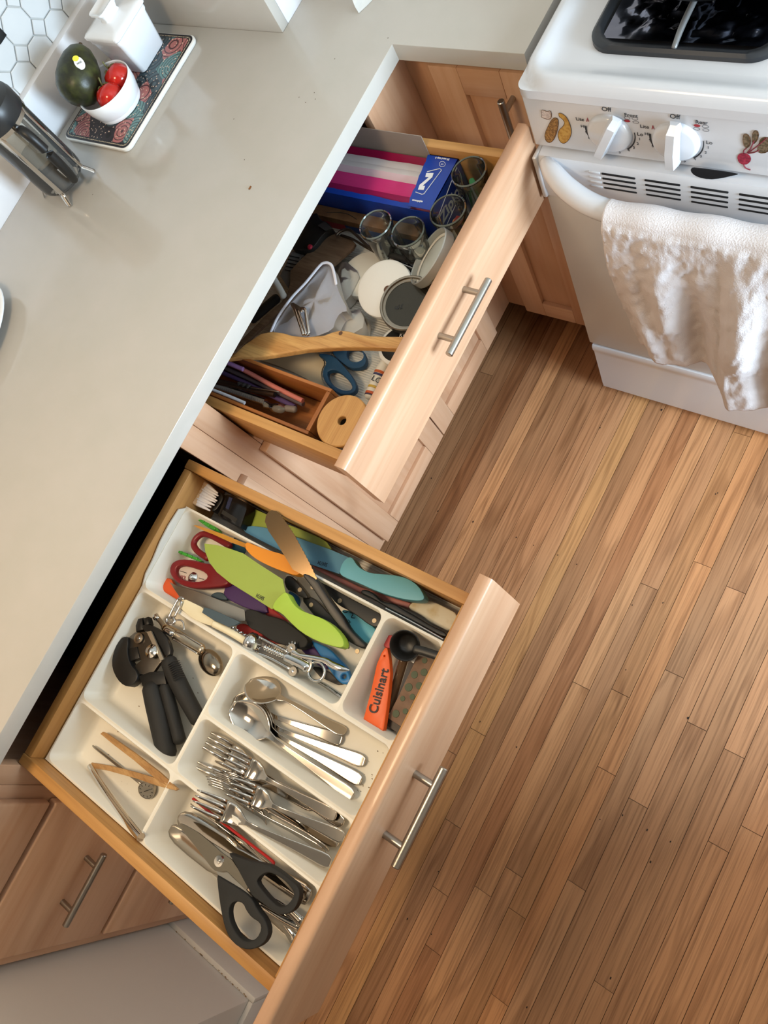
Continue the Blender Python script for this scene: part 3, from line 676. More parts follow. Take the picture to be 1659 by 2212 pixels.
lofted('dark_border', [rrect(-.6245, -.4450, -.2715, -.0288, .010, TZ-.0003), rrect(-.6245, -.4450, -.2715, -.0288, .010, TZ-.0001)], mat('trivet_black', (22, 20, 26), .35), tv)
lofted('pattern_field', [rrect(-.6225, -.4470, -.2695, -.0308, .008, TZ-.0001), rrect(-.6225, -.4470, -.2695, -.0308, .008, TZ)], trivet_mat(), tv)

bw = lathe('ramekin_bowl', [(.040, .0004), (.047, .0008), (.0485, .005), (.0475, .0085), (.050, .010), (.0555, .026), (.0575, .045), (.0565, .0465), (.0545, .045), (.052, .026), (.045, .009), (.03, .006), (0, .006)], (-.525, -.190, TZ), M_white, n=56,
           label='small white ceramic bowl holding an avocado and tomatoes', cat='bowl')
def tomato(c, r, label, tip):
    t = thing('tomato', label, 'tomato', (c[0], c[1], c[2]-r*.86), group='tomatoes in the white bowl')
    lathe('flesh', [(0, -.84*r), (.45*r, -.86*r), (.8*r, -.6*r), (.98*r, -.1*r), (.95*r, .35*r), (.7*r, .72*r), (.35*r, .84*r), (.12*r, .78*r), (0, .74*r)], c, mat('tomato_red', (176, 28, 20), .16, coat=.4), t, axis=tip, n=28)
    q = Vector((0, 0, 1)).rotation_difference(Vector(tip)); L = Vector(c)
    for k in range(5):
        a = k*1.257; tube('calyx_leaf', [tuple(L + q @ Vector((math.cos(a)*s*r, math.sin(a)*s*r, h*r))) + (w_,) for s, h, w_ in ((.05, .80, .0016), (.3, .90, .0022), (.55, .80, .0008))], mat('calyx_green', (92, 88, 44), .7), t, flat=.4, n=6)
    tube('stem', [tuple(L + q @ Vector((x*r, 0, h*r))) + (.0014,) for x, h in ((0, .76), (.05, 1.1), (.22, 1.35))], mat('stem_green', (104, 104, 62), .7), t, n=7)
tomato((-.506, -.166, TZ+.038), .026, 'red tomato in the bowl nearer the white butter jar', (-.55, .1, .8))
tomato((-.499, -.206, TZ+.036), .026, 'red tomato in the bowl nearer the front bowl edge', (-.5, .35, .8))
av = thing('avocado', 'dark green avocado with a yellow sticker resting on the bowl rim', 'avocado', (-.566, -.193, TZ+.030))
ap = [(0, -.050), (.018, -.0475), (.031, -.039), (.0385, -.024), (.040, -.006), (.0365, .014), (.029, .032), (.0195, .0455), (.009, .052), (0, .0535)]
axv = Vector((-.25, .90, .35))
abm = lathe('skin', ap, (-.5600, -.198, TZ+.0715), mixmat('avocado_skin', (34, 36, 20), (62, 66, 30), 55, .4, .66, .38, bump=.5), av, axis=axv, n=36)
tube('stem_scar', [tuple(Vector((-.5600, -.198, TZ+.0715)) + axv.normalized()*h) + (r_,) for h, r_ in ((.052, .004), (.056, .0035))], mat('avocado_stem', (70, 52, 30), .8), av, n=8)
sc = P(204, 157, TZ+.092)
def toward(c, d): return Vector(c) + (CAM-Vector(c)).normalized()*d
sd = Vector((.75, -.1, .66)).normalized(); sx_ = Vector((.45, .8, -.1)); sx_ = (sx_ - sd*sx_.dot(sd)).normalized(); sy_ = sd.cross(sx_)
sctr = Vector((-.5600, -.198, TZ+.0715)) + Vector((.0295, .004, .0262)) + sd*.0006
put('sticker', [sctr + sx_*.0085*math.cos(i*.3491) + sy_*.0115*math.sin(i*.3491) for i in range(18)], [tuple(range(18))], mat('sticker_white', (226, 228, 224), .4), av)
put('sticker_tab', [sctr + sd*.0003 + sx_*.006*math.cos(i*.3491) - sx_*.001 + sy_*(.0045*math.sin(i*.3491) + .009) for i in range(18)], [tuple(range(18))], mat('sticker_yellow', (214, 204, 60), .4), av)
text('sticker_print', 'HASS', sctr + sd*.0008, sx_, sy_, .0042, M_ink, av)

bj = thing('butter_jar', 'square white ceramic butter jar with a handled lid on the trivet', 'jar', (-.545, -.08, TZ+.0003))
bx0, bx1, by0, by1 = -.588, -.4975, -.1265, -.034
def inset(d, z, r=.008): return rrect(bx0+d, bx1-d, by0+d, by1-d, r, z)
lofted('jar_body', [inset(.012, TZ+.0004), inset(.009, TZ+.003), inset(.002, TZ+.066), inset(0, TZ+.070), inset(0, TZ+.076), inset(.002, TZ+.0775)], M_white, bj)
lidp = part('lid', bj)
lofted('lid_plate', [inset(.001, TZ+.0778), inset(-.003, TZ+.079), inset(-.003, TZ+.0835), inset(0, TZ+.0862), inset(.010, TZ+.0885), inset(.028, TZ+.0905)], M_white, lidp)
hb = [(-.562, -.105), (-.524, -.105), (-.524, -.055), (-.562, -.055)]
cxh, cyh = -.543, -.080
def hl(dx, dy, z, r=.006): return rrect(cxh-dx, cxh+dx, cyh-dy, cyh+dy, r, z)
lofted('lid_handle', [hl(.013, .020, TZ+.0885), hl(.011, .018, TZ+.095), hl(.013, .021, TZ+.103), hl(.019, .027, TZ+.109, .009), hl(.019, .027, TZ+.1125, .009), hl(.016, .024, TZ+.1125, .008), hl(.010, .018, TZ+.107, .006)], M_white, lidp)

# french press
fp = thing('french_press', 'glass french press with black lid and handle holding dark coffee grounds', 'coffee maker', (-.548, -.365, ZC+.0004))
FPC = Vector((-.548, -.365, 0)); FB = ZC + .014
def fl(name, prof_, m, **k): return lathe(name, prof_, tuple(FPC), m, fp, n=48, **k)
fl('carafe', [(0, FB), (.040, FB+.001), (.0455, FB+.008), (.0465, FB+.02), (.0465, FB+.158), (.0450, FB+.158), (.0448, FB+.02), (.043, FB+.008), (.038, FB+.004), (0, FB+.003)], glassmat('press_glass', (240, 239, 235), .05))
fl('coffee_grounds', [(0, FB+.0035), (.038, FB+.0045), (.043, FB+.009), (.0443, FB+.05), (.030, FB+.056), (0, FB+.060)], mixmat('coffee', (24, 16, 11), (44, 32, 24), 220, .4, .6, .55))
fl('plunger_disc', [(0, FB+.062), (.043, FB+.060), (.0438, FB+.063), (.043, FB+.066), (0, FB+.067)], M_steel)
fl('plunger_rod', [(.0025, FB+.066), (.0025, FB+.165)], M_chrome)
fl('lid', [(.0485, FB+.146), (.050, FB+.148), (.0505, FB+.170), (.048, FB+.178), (.040, FB+.183), (.018, FB+.187), (0, FB+.188)], mat('press_lid', (44, 45, 46), .35, .1), close=False)
fl('lid_band', [(.0478, FB+.139), (.0488, FB+.139), (.0488, FB+.146), (.0478, FB+.146)], M_chrome)
fl('plunger_knob', [(.004, FB+.187), (.004, FB+.197), (.012, FB+.202), (.014, FB+.209), (.009, FB+.216), (0, FB+.217)], M_black)
for ang in (35, -48, 132, 222):
    a = math.radians(ang); ux, uy = math.cos(a), math.sin(a); cx, cy = FPC.x, FPC.y
    tube('frame_leg', [(cx+ux*.0478, cy+uy*.0478, FB+.142, .0045), (cx+ux*.0480, cy+uy*.0480, FB+.07, .0045), (cx+ux*.0480, cy+uy*.0480, FB+.012, .0045), (cx+ux*.052, cy+uy*.052, FB+.002, .0045), (cx+ux*.060, cy+uy*.060, ZC+.003, .0045)], M_chrome, fp, flat=.28, n=8, up=(ux, uy, .01), res=3)
a = math.radians(-8); ux, uy = math.cos(a), math.sin(a); cx, cy = FPC.x, FPC.y
tube('handle', [(cx+ux*.050, cy+uy*.050, FB+.137, .007), (cx+ux*.068, cy+uy*.068, FB+.138, .0085), (cx+ux*.079, cy+uy*.079, FB+.118, .0085), (cx+ux*.081, cy+uy*.081, FB+.080, .0085), (cx+ux*.074, cy+uy*.074, FB+.040, .008), (cx+ux*.062, cy+uy*.062, FB+.018, .007)], M_black, fp, n=12, flat=.8)
box('handle_clip', (cx+ux*.047, cx+ux*.06, cy+uy*.05-.008, cy+uy*.05+.008, FB+.030, FB+.052), M_chrome, fp, bev=.002)

pl = thing('oval_dish', 'white oval ceramic dish cut off by the left picture edge', 'dish', (-.556, -.768, ZC+.0003))
lathe('dish_body', [(.55, .0004), (.62, .001), (.72, .006), (.93, .017), (1.0, .0185), (1.0, .0165+.005), (.965, .0225), (.9, .018), (.72, .009), (.5, .0055), (0, .005)], (-.556, -.768, ZC), M_white, pl, n=64, sx=.106, sy=.166)
# thin white paper bag standing by the wall corner
bg = [(-.1274, .0829), (-.1008, .0556), (-.0887, .0844), (-.10, .13)]
pv = []; pf = []
rr_ = random.Random(5)
base_ = [Vector((x, y, ZC+.0004)) for x, y in [(-.128, .083), (-.114, .068), (-.101, .056), (-.094, .070), (-.088, .085), (-.094, .11), (-.108, .13), (-.122, .11)]]
for k in range(9):
    z = k*.014
    for i, b_ in enumerate(base_):
        c_b = Vector((-.108, .093, 0)); d_ = Vector((b_.x, b_.y, 0)) - c_b
        s_ = 1 + .06*k*.3 + rr_.uniform(-.05, .05)*(k > 0)
        pv.append(Vector((c_b.x + d_.x*s_, c_b.y + d_.y*s_, ZC+.0004+z)))
for k in range(8):
    for i in range(8): pf.append((k*8+i, k*8+(i+1) % 8, (k+1)*8+(i+1) % 8, (k+1)*8+i))
pf.append(tuple(range(8))[::-1]); pf.append(tuple(range(64, 72)))
put('plastic_bag', pv, pf, mat('white_bag', (214, 212, 206), .3, sss=.2), None, False, label='small crinkled white plastic bag on the counter behind the wall corner', cat='bag')
# ------------------------------------------------------------------ things in the jumble drawer
FZ = .7200
def T(name, label, cat, u, v, z, group=None):
    q = P(u, v, z); return thing(name, label, cat, tuple(q), group)
def pillow(name, pts, z, h, m, parent=None, rings=7, rough=.0, seed=1, rnd=1, base=None, **k):
    """soft lump: measured outline lying at z, swelling by h towards its middle"""
    f = z if callable(z) else (lambda u, v: z)
    pts = smoothloop(pts, rnd); o = [P(u, v, f(u, v)) for u, v in pts]; c = sum(o, Vector())/len(o); n = len(o); vs = []; fs = []
    for i in range(rings):
        s = math.cos(math.pi/2*i/rings)
        for j, q in enumerate(o):
            t = c + (q-c)*s; t.z += h*(1-s*s) + rough*noise.noise(Vector((t.x*60, t.y*60, seed)))*(1-s**4); vs.append(t)
    vs.append(c + Vector((0, 0, h)))
    for i in range(rings-1):
        for j in range(n): fs.append((i*n+j, i*n+(j+1) % n, (i+1)*n+(j+1) % n, (i+1)*n+j))
    for j in range(n): fs.append(((rings-1)*n+j, (rings-1)*n+(j+1) % n, len(vs)-1))
    b = f(*pts[0]) - .003 if base is None else base
    b0 = len(vs); vs += [Vector((q.x, q.y, min(b, q.z))) for q in o]
    for j in range(n): fs.append((j, b0+j, b0+(j+1) % n, (j+1) % n))
    fs.append(tuple(range(b0, b0+n))[::-1])
    return auto(put(name, vs, fs, m, parent, True, **k), 60)

# blue freezer-bag carton, torn open along the top
BX0, BX1, BY0, BY1, BZ = -.225, .1385, -.2005, -.1005, .801
zb = thing('freezer_bag_box', 'blue cardboard freezer-bag box torn open over pink-edged bags', 'box', (-.04, -.15, FZ+.0005))
M_blue = mixmat('box_blue', (20, 66, 168), (14, 50, 148), 12, .35, .7, .35); M_card = mat('grey_card', (146, 134, 124), .85)
M_print = mat('box_white_print', (232, 234, 238), .4)
box('front_panel', (BX0, BX1, BY0, BY0+.0012, FZ+.001, BZ-.009), M_blue, zb, bev=0)
box('bottom_panel', (BX0, BX1, BY0, BY1, FZ+.0003, FZ+.0010), M_card, zb, bev=0)
box('end_panel', (BX1-.0012, BX1, BY0, BY1, FZ+.001, BZ), M_blue, zb, bev=0)
box('end_panel', (BX0, BX0+.0012, BY0, BY1, FZ+.001, BZ), M_blue, zb, bev=0)
box('back_panel', (BX0, .082, BY1-.0012, BY1, FZ+.001, .842), M_card, zb, bev=0)
box('back_panel_edge', (.082, BX1, BY1-.0012, BY1, FZ+.001, BZ), M_blue, zb, bev=0)
rt = random.Random(11); tl = []
for i in range(15):
    y = BY1 + (BY0-BY1)*i/14; tl.append((.079 + .014*i/14 + rt.uniform(-.0015, .0015), y))
prism('top_panel', [Vector((x, y, BZ)) for x, y in tl] + [Vector((BX1, BY0, BZ)), Vector((BX1, BY1, BZ))], (0, 0, -.0010), M_blue, zb)
tl2 = [(BX0 + (.094-BX0)*i/30, BY0+.010+rt.uniform(-.0012, .0012)) for i in range(31)]
prism('torn_flap', [Vector((x, y, BZ-.008)) for x, y in tl2] + [Vector((.094, BY0, BZ-.008)), Vector((BX0, BY0, BZ-.008))], (0, 0, -.0010), M_blue, zb)
def zquad(name, pts, z, m): return put(name, [Vector((x, y, z)) for x, y in pts], [tuple(range(len(pts)))], m, zb)
def zline(name, pts, z, w, m, closed=True): return tube(name, [(x, y, z, w) for x, y in pts], m, zb, n=5, res=1, closed=closed)
yz = lambda u, v: tuple(P(u, v, BZ))[:2]
qp = lambda pts: Q(860, 300, 7.213, pts)
zquad('letter_z', [yz(*p) for p in qp([(440, 535), (555, 535), (535, 600), (385, 735), (422, 735), (400, 800), (310, 795), (335, 720), (480, 600), (425, 598)])], BZ+.0006, M_print)
zline('logo_outline', [yz(*p) for p in qp([(455, 515), (650, 468), (680, 490), (405, 860), (375, 868), (275, 832)])], BZ+.0006, .0007, M_print, False)
dX = Vector((P(*qp([(570, 330)])[0], BZ) - P(*qp([(800, 330)])[0], BZ)))
def ztop(s, u, v, size, bold=0): text('lettering', s, P(*qp([(u, v)])[0], BZ), (-1, -.03, 0), (0, -1, 0), size, M_print, zb, bold=bold)
ztop('10 9/16 IN X 10', 715, 225, .0042, .0002); ztop('30 sand top b', 690, 310, .0050, .0002); ztop('scJohnson', 300, 970, .0050, .0002)
zline('seal_mark', [yz(*qp([(690+48*math.cos(i*.5236), 397+42*math.sin(i*.5236))])[0]) for i in range(12)], BZ+.0006, .0004, M_print)
ztop('100', 690, 397, .0036)
text('brand_lettering', 'Ziploc', (BX1+.0002, -.152, .762), (0, 1, 0), (.0, 0, 1), .030, M_print, zb, bold=.0008)
tube('logo_outline', [(BX1+.0006, y, z, .0006) for y, z in ((-.193, .748), (-.192, .775), (-.112, .795), (-.110, .777), (-.116, .752), (-.19, .742))], M_print, zb, n=5, res=1, closed=True)
# pink-striped bags lying in the box
M_pinkbag = [glassmat('bag_magenta', (196, 40, 110), .75, .2), glassmat('bag_clear', (226, 216, 220), .45, .2), glassmat('bag_violet', (120, 60, 120), .7, .2)]
yy = [BY0+.003, -.190, -.183, -.172, -.163, -.150, -.140, -.128, -.113, BY1-.003]
zz = [.775, .776, .779, .781, .784, .786, .792, .789, .786, .794]
cols = [mat('bag_violet', (98, 52, 96), .3), mat('bag_mauve', (150, 74, 110), .3), mat('bag_pink_dark', (150, 26, 84), .3), mat('bag_pink', (206, 58, 126), .25), mat('bag_pink', (206, 58, 126), .25), mat('bag_pale', (216, 190, 200), .25), mat('bag_white', (214, 208, 208), .25), mat('bag_white', (214, 208, 208), .25), mat('bag_wine', (140, 16, 62), .3)]
bagm = thing('freezer_bags', 'flat pink-zipped plastic freezer bags inside the torn blue box', 'bags', (-.06, -.15, FZ+.002))
for k in range(9):
    nxx = 16; vs = []; fs = []
    for i in range(nxx+1):
        x = BX0+.004 + (.128-BX0-.004)*i/nxx
        for y, z in ((yy[k], zz[k]), ((yy[k]+yy[k+1])/2, (zz[k]+zz[k+1])/2 + .001), (yy[k+1], zz[k+1])):
            vs.append((x, y, z + .0025*noise.noise(Vector((x*22, y*30, 2)))*(1 if 4 < k < 8 else .3)))
    for i in range(nxx):
        for j in range(2): fs.append((i*3+j, i*3+3+j, i*3+4+j, i*3+1+j))
    put('bag_fold', vs, fs, cols[k], bagm, True)
cb = thing('carton', 'flat brown carton with red and blue stripes behind the empty glass jar', 'box', (-.08, -.212, FZ+.0005))
box('carton_body', (-.235, .105, -.2225, -.2015, FZ+.0005, .752), mixmat('kraft_card', (128, 92, 60), (112, 78, 50), 40, .4, .6, .8), cb, bev=.0005)
box('red_stripe', (-.235, -.062, -.2229, -.2226, FZ+.001, .738), mat('stripe_red', (150, 30, 44), .6), cb, bev=0)
box('blue_stripe', (-.0615, .105, -.2229, -.2226, FZ+.001, .738), mat('stripe_blue', (34, 62, 120), .6), cb, bev=0)
tube('line_drawing', [(-.10, -.214, .7524, .0005), (-.06, -.208, .7524, .0005), (-.03, -.215, .7524, .0005)], M_ink, cb, n=5)

# four small glass jars
M_packet = mat('green_wrapper', (30, 104, 52), .3)
def jar(c, r, label, zt=.815):
    t = thing('glass_jar', label, 'jar', (c[0], c[1], FZ+.0005), group='small glass jars in the jumble drawer')
    z0 = FZ+.0005
    lathe('glass', [(0, z0), (r*.84, z0), (r*.92, z0+.004), (r*.92, zt-.018), (r*.96, zt-.012), (r, zt-.008), (r*1.01, zt-.002), (r*.99, zt), (r*.92, zt), (r*.90, zt-.008), (r*.86, zt-.02), (r*.86, z0+.006), (0, z0+.005)], (c[0], c[1], 0), G_clear, t, n=40)
    lathe('rim', [(r*.92, zt-.001), (r*.96, zt+.0012), (r*1.005, zt-.001), (r*.985, zt-.0035), (r*.92, zt-.001)], (c[0], c[1], 0), glassmat('glass_rim', (176, 186, 178), .35), t, n=40)
    return t
jA, jB, jC, jD = (.1775, -.130), (.1775, -.2035), (.129, -.2535), (.064, -.2535)
jar(jA, .0290, 'glass jar holding green wrappers beside the blue box corner'); jar(jB, .0300, 'glass jar half full of tan nuts between the box and drawer front')
jar(jC, .0285, 'glass jar with a few orange pieces beside the grey jar lid'); jar(jD, .0285, 'empty glass jar standing alone in front of the brown carton')
for k, (a, b, zc_, ln, an) in enumerate(((.004, .004, .755, .034, .6), (-.008, -.006, .765, .030, 1.6), (.006, -.008, .782, .028, 2.3))):
    x, y = jA[0]+a, jA[1]+b; dx_, dy_ = math.cos(an)*ln/2, math.sin(an)*ln/2
    tube('green_wrapper', [(x-dx_, y-dy_, zc_-.012, .004), (x, y, zc_+.002, .007), (x+dx_, y+dy_, zc_+.010, .004)], M_packet, None, flat=.35, n=8, label=('green wrapper at the bottom of the jar beside the blue box', 'green wrapper in the middle of the jar beside the blue box', 'topmost green wrapper in the jar beside the blue box')[k], cat='wrapper', group='green wrappers in the jar')
rn = random.Random(4); M_nut = mixmat('tan_nut', (196, 150, 84), (164, 108, 54), 120, .4, .6, .55); M_or = mixmat('orange_piece', (178, 92, 44), (140, 60, 28), 120, .4, .6, .5)
def nut(j, x, y, z, an, m, lab, grp):
    l = .007; dx_, dy_ = math.cos(an)*l, math.sin(an)*l
    tube('nut', [(j[0]+x-dx_, j[1]+y-dy_, z, .003), (j[0]+x-dy_*.3, j[1]+y+dx_*.3, z+.003, .0042), (j[0]+x+dx_, j[1]+y+dy_, z, .003)], m, None, n=8, res=3, label=lab, cat='nut', group=grp)
for i in range(16):
    a, q = rn.uniform(0, 6.28), rn.uniform(0, .017); nut(jB, q*math.cos(a), q*math.sin(a), .727 + i*.0027, rn.uniform(0, 3.1), M_nut, 'tan curved nut inside the half-full glass jar', 'nuts in the glass jar')
for i in range(5):
    a, q = rn.uniform(0, 6.28), rn.uniform(.004, .015); nut(jC, q*math.cos(a), q*math.sin(a), .728 + i*.003, rn.uniform(0, 3.1), M_or if i < 3 else M_nut, 'small orange-brown nut in the jar by the grey lid', 'nuts in the second jar')
rp = [(jB[0]+.004, jB[1]+.012, .786), (jB[0]-.010, jB[1]-.004, .780)]
box('seasoning_packet', (jB[0]-.006, jB[0]+.007, jB[1]-.006, jB[1]+.018, .7755, .7785), mat('packet_red', (120, 32, 26), .4), None, label='dark red paper packet lying on the nuts in the jar', cat='packet')

# lids
def lid(name, label, u, v, z, r, axis, m, h=.012, inner=None, hole=0, group=None, wall=.0015):
    t = T(name, label, 'lid', u, v, z-.001, group); c = P(u, v, z)
    pr = [(hole, 0), (r*.9, 0), (r*.985, -.002), (r, -.004), (r, -h), (r-wall, -h), (r-wall, -.006), (r*.9, -.003), (hole, -.003)]
    lathe('lid_top', pr, c, m, t, axis=axis, n=48)
    return t, c
lid('jar_cover', 'round white plastic lid with a small centre hole', 829, 622, .775, .0485, (.08, -.22, .97), mat('lid_white', (232, 230, 224), .32), hole=.0)
c = P(837, 625, .7765); lathe('hole_shadow', [(0, .0008), (.0062, .0008), (.0066, .0012)], c + Vector((0, 0, -.0012)), mat('hole_brown', (92, 62, 42), .6), bpy.data.objects['jar_cover'], axis=(.08, -.22, .97), n=20)
lid('jar_cover', 'plain white lid half hidden under the lid with a hole', 785, 590, .742, .045, (0, 0, 1), mat('lid_cream', (222, 218, 206), .4))
t, c = lid('jar_cover', 'upturned pale grey jar lid leaning against the drawer front', 936, 560, .796, .0475, (-.62, -.10, .78), mat('lid_grey', (188, 188, 178), .35), h=.002)
axl = Vector((-.62, -.10, .78)).normalized()
lathe('lid_rim', [(.0475, -.004), (.0485, -.003), (.0485, .010), (.0470, .0115), (.0455, .010), (.0455, .0005)], c, mat('lid_metal', (176, 176, 170), .3, .5), t, axis=axl, n=48)
lathe('lid_seal', [(.0395, .0008), (.0405, .0026), (.0435, .0026), (.0450, .0012)], c, mat('lid_seal', (206, 198, 184), .5), t, axis=axl, n=48)
mr = T('mason_jar_cover', 'steel screw-band jar lid with a dark mirrored disc', 'lid', 880, 652, .765)
c = P(880, 654, .778); ax2 = Vector((.10, -.10, .98))
M_band = mat('zinc_band', (150, 140, 126), .3, .9)
lathe('screw_band', [(.046, -.016), (.047, -.014), (.0465, -.011), (.0475, -.008), (.0465, -.004), (.0470, 0), (.0455, .0015), (.043, .001), (.0425, -.003), (.0385, -.0035), (.0385, -.005), (.044, -.006), (.0445, -.016), (.046, -.016)], c, M_band, mr, axis=ax2, n=56)
lathe('lid_disc', [(0, -.0048), (.0385, -.0045)], c, mat('lid_disc_dark', (82, 78, 70), .22, .85), mr, axis=ax2, n=48)
text('lettering', 'Ball', c + Vector((-.017, -.006, -.0042)), (-.25, 1, 0), (-1, -.25, 0), .011, M_ink, mr); text('lettering', 'WIDE', c + Vector((-.010, -.004, -.0044)), (-.25, 1, 0), (-1, -.25, 0), .006, M_ink, mr)
bk = T('black_jar_stopper', 'white-rimmed black jar cap under the wooden spatula handle', 'lid', 862, 744, FZ)
c = P(862, 744, .752); lathe('cap_side', [(.036, -.030), (.037, -.028), (.037, -.002), (.035, 0), (.031, .0004)], c, mat('lid_white', (232, 230, 224), .32), bk, n=44); lathe('cap_top', [(.031, .0004), (.0305, .0008), (0, .0008)], c, M_black, bk, n=44)
text('lettering', 'KO', c + Vector((.0, .016, .0008)), (.98, .2, 0), (-.2, .98, 0), .010, M_print, bk)
bl = T('lidded_cup', 'round bamboo-lidded cup with a straw hole in the drawer corner', 'cup', 738, 912, FZ)
c = P(738, 908, .8145); lathe('cup', [(.026, FZ+.0005), (.0285, FZ+.004), (.0290, .804), (.0280, .804), (.026, FZ+.004), (0, FZ+.003)], (c.x, c.y, 0), mat('cup_white', (206, 200, 190), .3), bl, n=44)
lathe('bamboo_lid', [(.0072, -.010), (.0405, -.010), (.0425, -.008), (.0425, -.0015), (.0410, 0), (.0082, 0), (.0072, -.001), (.0072, -.010)], c, wood('bamboo', (206, 158, 96), (180, 128, 70), 1, .45, across=60, along=2, pores=.15, streak=.8), bl, n=56)

# wooden bin of straws
bn = thing('wooden_bin', 'open wooden bin of straws at the front corner of the drawer', 'bin', (-.05, -.57, FZ+.0005))
nx0, nx1, ny0, ny1, nz = -.245, .1385, -.6165, -.5345, .803
M_bin = [wood('bin_wood_%s' % 'xyz'[i], (176, 112, 58), (146, 86, 40), i, .45, across=22, along=1.4, pores=.2) for i in range(3)]
box('bin_side', (nx0, nx1, ny0, ny0+.006, FZ+.001, nz), M_bin[0], bn); box('bin_side', (nx0, nx1, ny1-.006, ny1, FZ+.001, nz), M_bin[0], bn)
box('bin_end', (nx1-.008, nx1, ny0+.0062, ny1-.0062, FZ+.001, nz), M_bin[1], bn); box('bin_end', (nx0, nx0+.008, ny0+.0062, ny1-.0062, FZ+.001, nz), M_bin[1], bn)
box('bin_floor', (nx0+.0082, nx1-.0082, ny0+.0062, ny1-.0062, FZ+.0012, FZ+.005), M_bin[0], bn)
qq = lambda pts: Q(440, 740, 5.53, pts)
def straw(label, pts, rgb, rough=.4, metal=0, hollow=True, name='drinking_straw', res=3):
    m = mat('straw_%d_%d_%d' % rgb, rgb, rough, metal)
    return sweep(name, qq(pts), m, None, n=12, res=res, cap=not hollow, label=label, cat='straw', group='straws in the wooden bin')
straw('pink silicone straw along the back wall of the bin', [(100, 150, .782, .0042), (480, 330, .776, .0042), (830, 520, .770, .0042), (1185, 695, .765, .0042)], (206, 124, 112))
straw('lilac straw crossing above the pink straw', [(60, 140, .79, .0042), (330, 262, .788, .0042), (470, 318, .785, .004)], (150, 112, 160))
straw('smoky grey straw between pink and purple straws', [(60, 215, .770, .0044), (500, 410, .764, .0044), (860, 580, .760, .0044), (1190, 735, .757, .0044)], (98, 86, 90))
straw('dark purple straw lying in the middle of the bin', [(60, 290, .760, .005), (430, 440, .756, .005), (760, 600, .752, .005), (1090, 770, .75, .005)], (92, 70, 112))
st2 = sweep('metal_straw', qq([(40, 440, .785, .0052), (400, 520, .778, .0052), (850, 622, .772, .0054)]), mat('dark_steel', (92, 76, 66), .22, .9), None, n=14, cap=False, label='dark metal straw with an open end in the bin', cat='straw', group='straws in the wooden bin')
lathe('straw_bore', [(0, .0002), (.0042, .0002)], P(*qq([(851, 622)])[0], .772), mat('bore_black', (10, 9, 9), .8), st2, axis=(1, -.25, .1), n=16)
straw('thin white straw against the front wall of the bin', [(20, 530, .790, .0028), (300, 640, .786, .0028), (490, 722, .782, .0030)], (210, 212, 218))
sb = T('straw_brush', 'small black bristle brush lying across the straws', 'brush', *qq([(480, 515)])[0], .765)
hp = [tuple(P(*qq([(420 + 140*i/60, 490 + 45*i/60)])[0], .782) + Vector((0, .004*math.cos(i*1.5), .004*math.sin(i*1.5)))) + (.0006,) for i in range(61)]
tube('bristle_coil', hp, M_black, sb, n=4, res=1); sweep('wire', qq([(560, 535, .782, .001), (900, 590, .778, .001)]), M_steel, sb, n=6)
sy = T('basting_syringe', 'clear graduated syringe with a glass bulb end in the bin', 'syringe', *qq([(600, 680)])[0], .755)
sweep('barrel', qq([(60, 490, .776, .0066), (400, 600, .770, .0066), (740, 715, .765, .0066)]), glassmat('syringe_clear', (186, 178, 170), .30), sy, n=16, cap=False)
for i in range(22):
    t_ = i/21; a = P(*qq([(200 + 520*t_, 545 + 165*t_)])[0], .779 - .006*t_); tube('graduation', [tuple(a + Vector((.001, -.0035, 0))) + (.0003,), tuple(a + Vector((-.001, .0015 if i % 5 else .004, 0))) + (.0003,)], M_ink, sy, n=4, res=1, cap=False)
sweep('glass_bulb', qq([(740, 745, .762, .0068), (800, 770, .762, .006), (860, 790, .762, .0092), (930, 800, .762, .0085), (965, 795, .762, .005)]), glassmat('bulb_glass', (170, 160, 146), .35), sy, n=16)
sweep('connector', qq([(990, 785, .760, .0058), (1090, 800, .760, .0058)]), mat('connector_grey', (128, 116, 106), .5), sy, n=14)

# blue scissors, glue, sheets
ql = lambda pts: Q(420, 560, 3.318, pts)
bs_ = T('scissors', 'scissors with dark blue looped handles on the white liner', 'scissors', *ql([(1040, 760)])[0], FZ+.001)
M_bluep = mat('scissor_blue', (28, 68, 100), .5)
slab('handle', ql([(885, 690), (905, 668), (1000, 690), (1070, 765), (1135, 845), (1162, 905), (1150, 948), (1100, 972), (1030, 965), (960, 912), (918, 850), (918, 790), (945, 745), (930, 715)]), .742, .010, M_bluep, bs_, holes=[ql([(945, 812), (980, 790), (1030, 800), (1090, 850), (1130, 905), (1125, 935), (1080, 942), (1020, 922), (970, 880)])], bev=.003, seg=3, rnd=1)
slab('handle', ql([(985, 660), (1010, 640), (1085, 625), (1205, 645), (1232, 710), (1220, 762), (1170, 782), (1110, 777), (1050, 735), (1010, 700)]), .735, .010, M_bluep, bs_, holes=[ql([(1085, 672), (1110, 642), (1180, 640), (1215, 680), (1205, 722), (1150, 742), (1100, 722)])], bev=.003, seg=3, rnd=1)
slab('blade', ql([(800, 560), (870, 610), (1000, 640), (995, 682), (930, 680), (850, 640)]), .7345, .003, M_blade, bs_)
slab('blade', ql([(780, 590), (860, 600), (960, 650), (990, 690), (900, 668)]), .7385, .003, M_blade, bs_)
lathe('pivot', [(0, .002), (.003, .0015), (.0035, 0)], P(*ql([(985, 652)])[0], .739), M_chrome, bs_, n=14)
slab('cream_sheet', ql([(430, 710), (640, 640), (860, 640), (905, 700), (935, 745), (905, 800), (915, 880), (985, 990), (850, 880), (640, 775)]), .7235, .0012, mat('cream_plastic', (206, 192, 164), .45), None, rnd=1, label='flat cream plastic sheet lying under the blue scissors', cat='sheet')
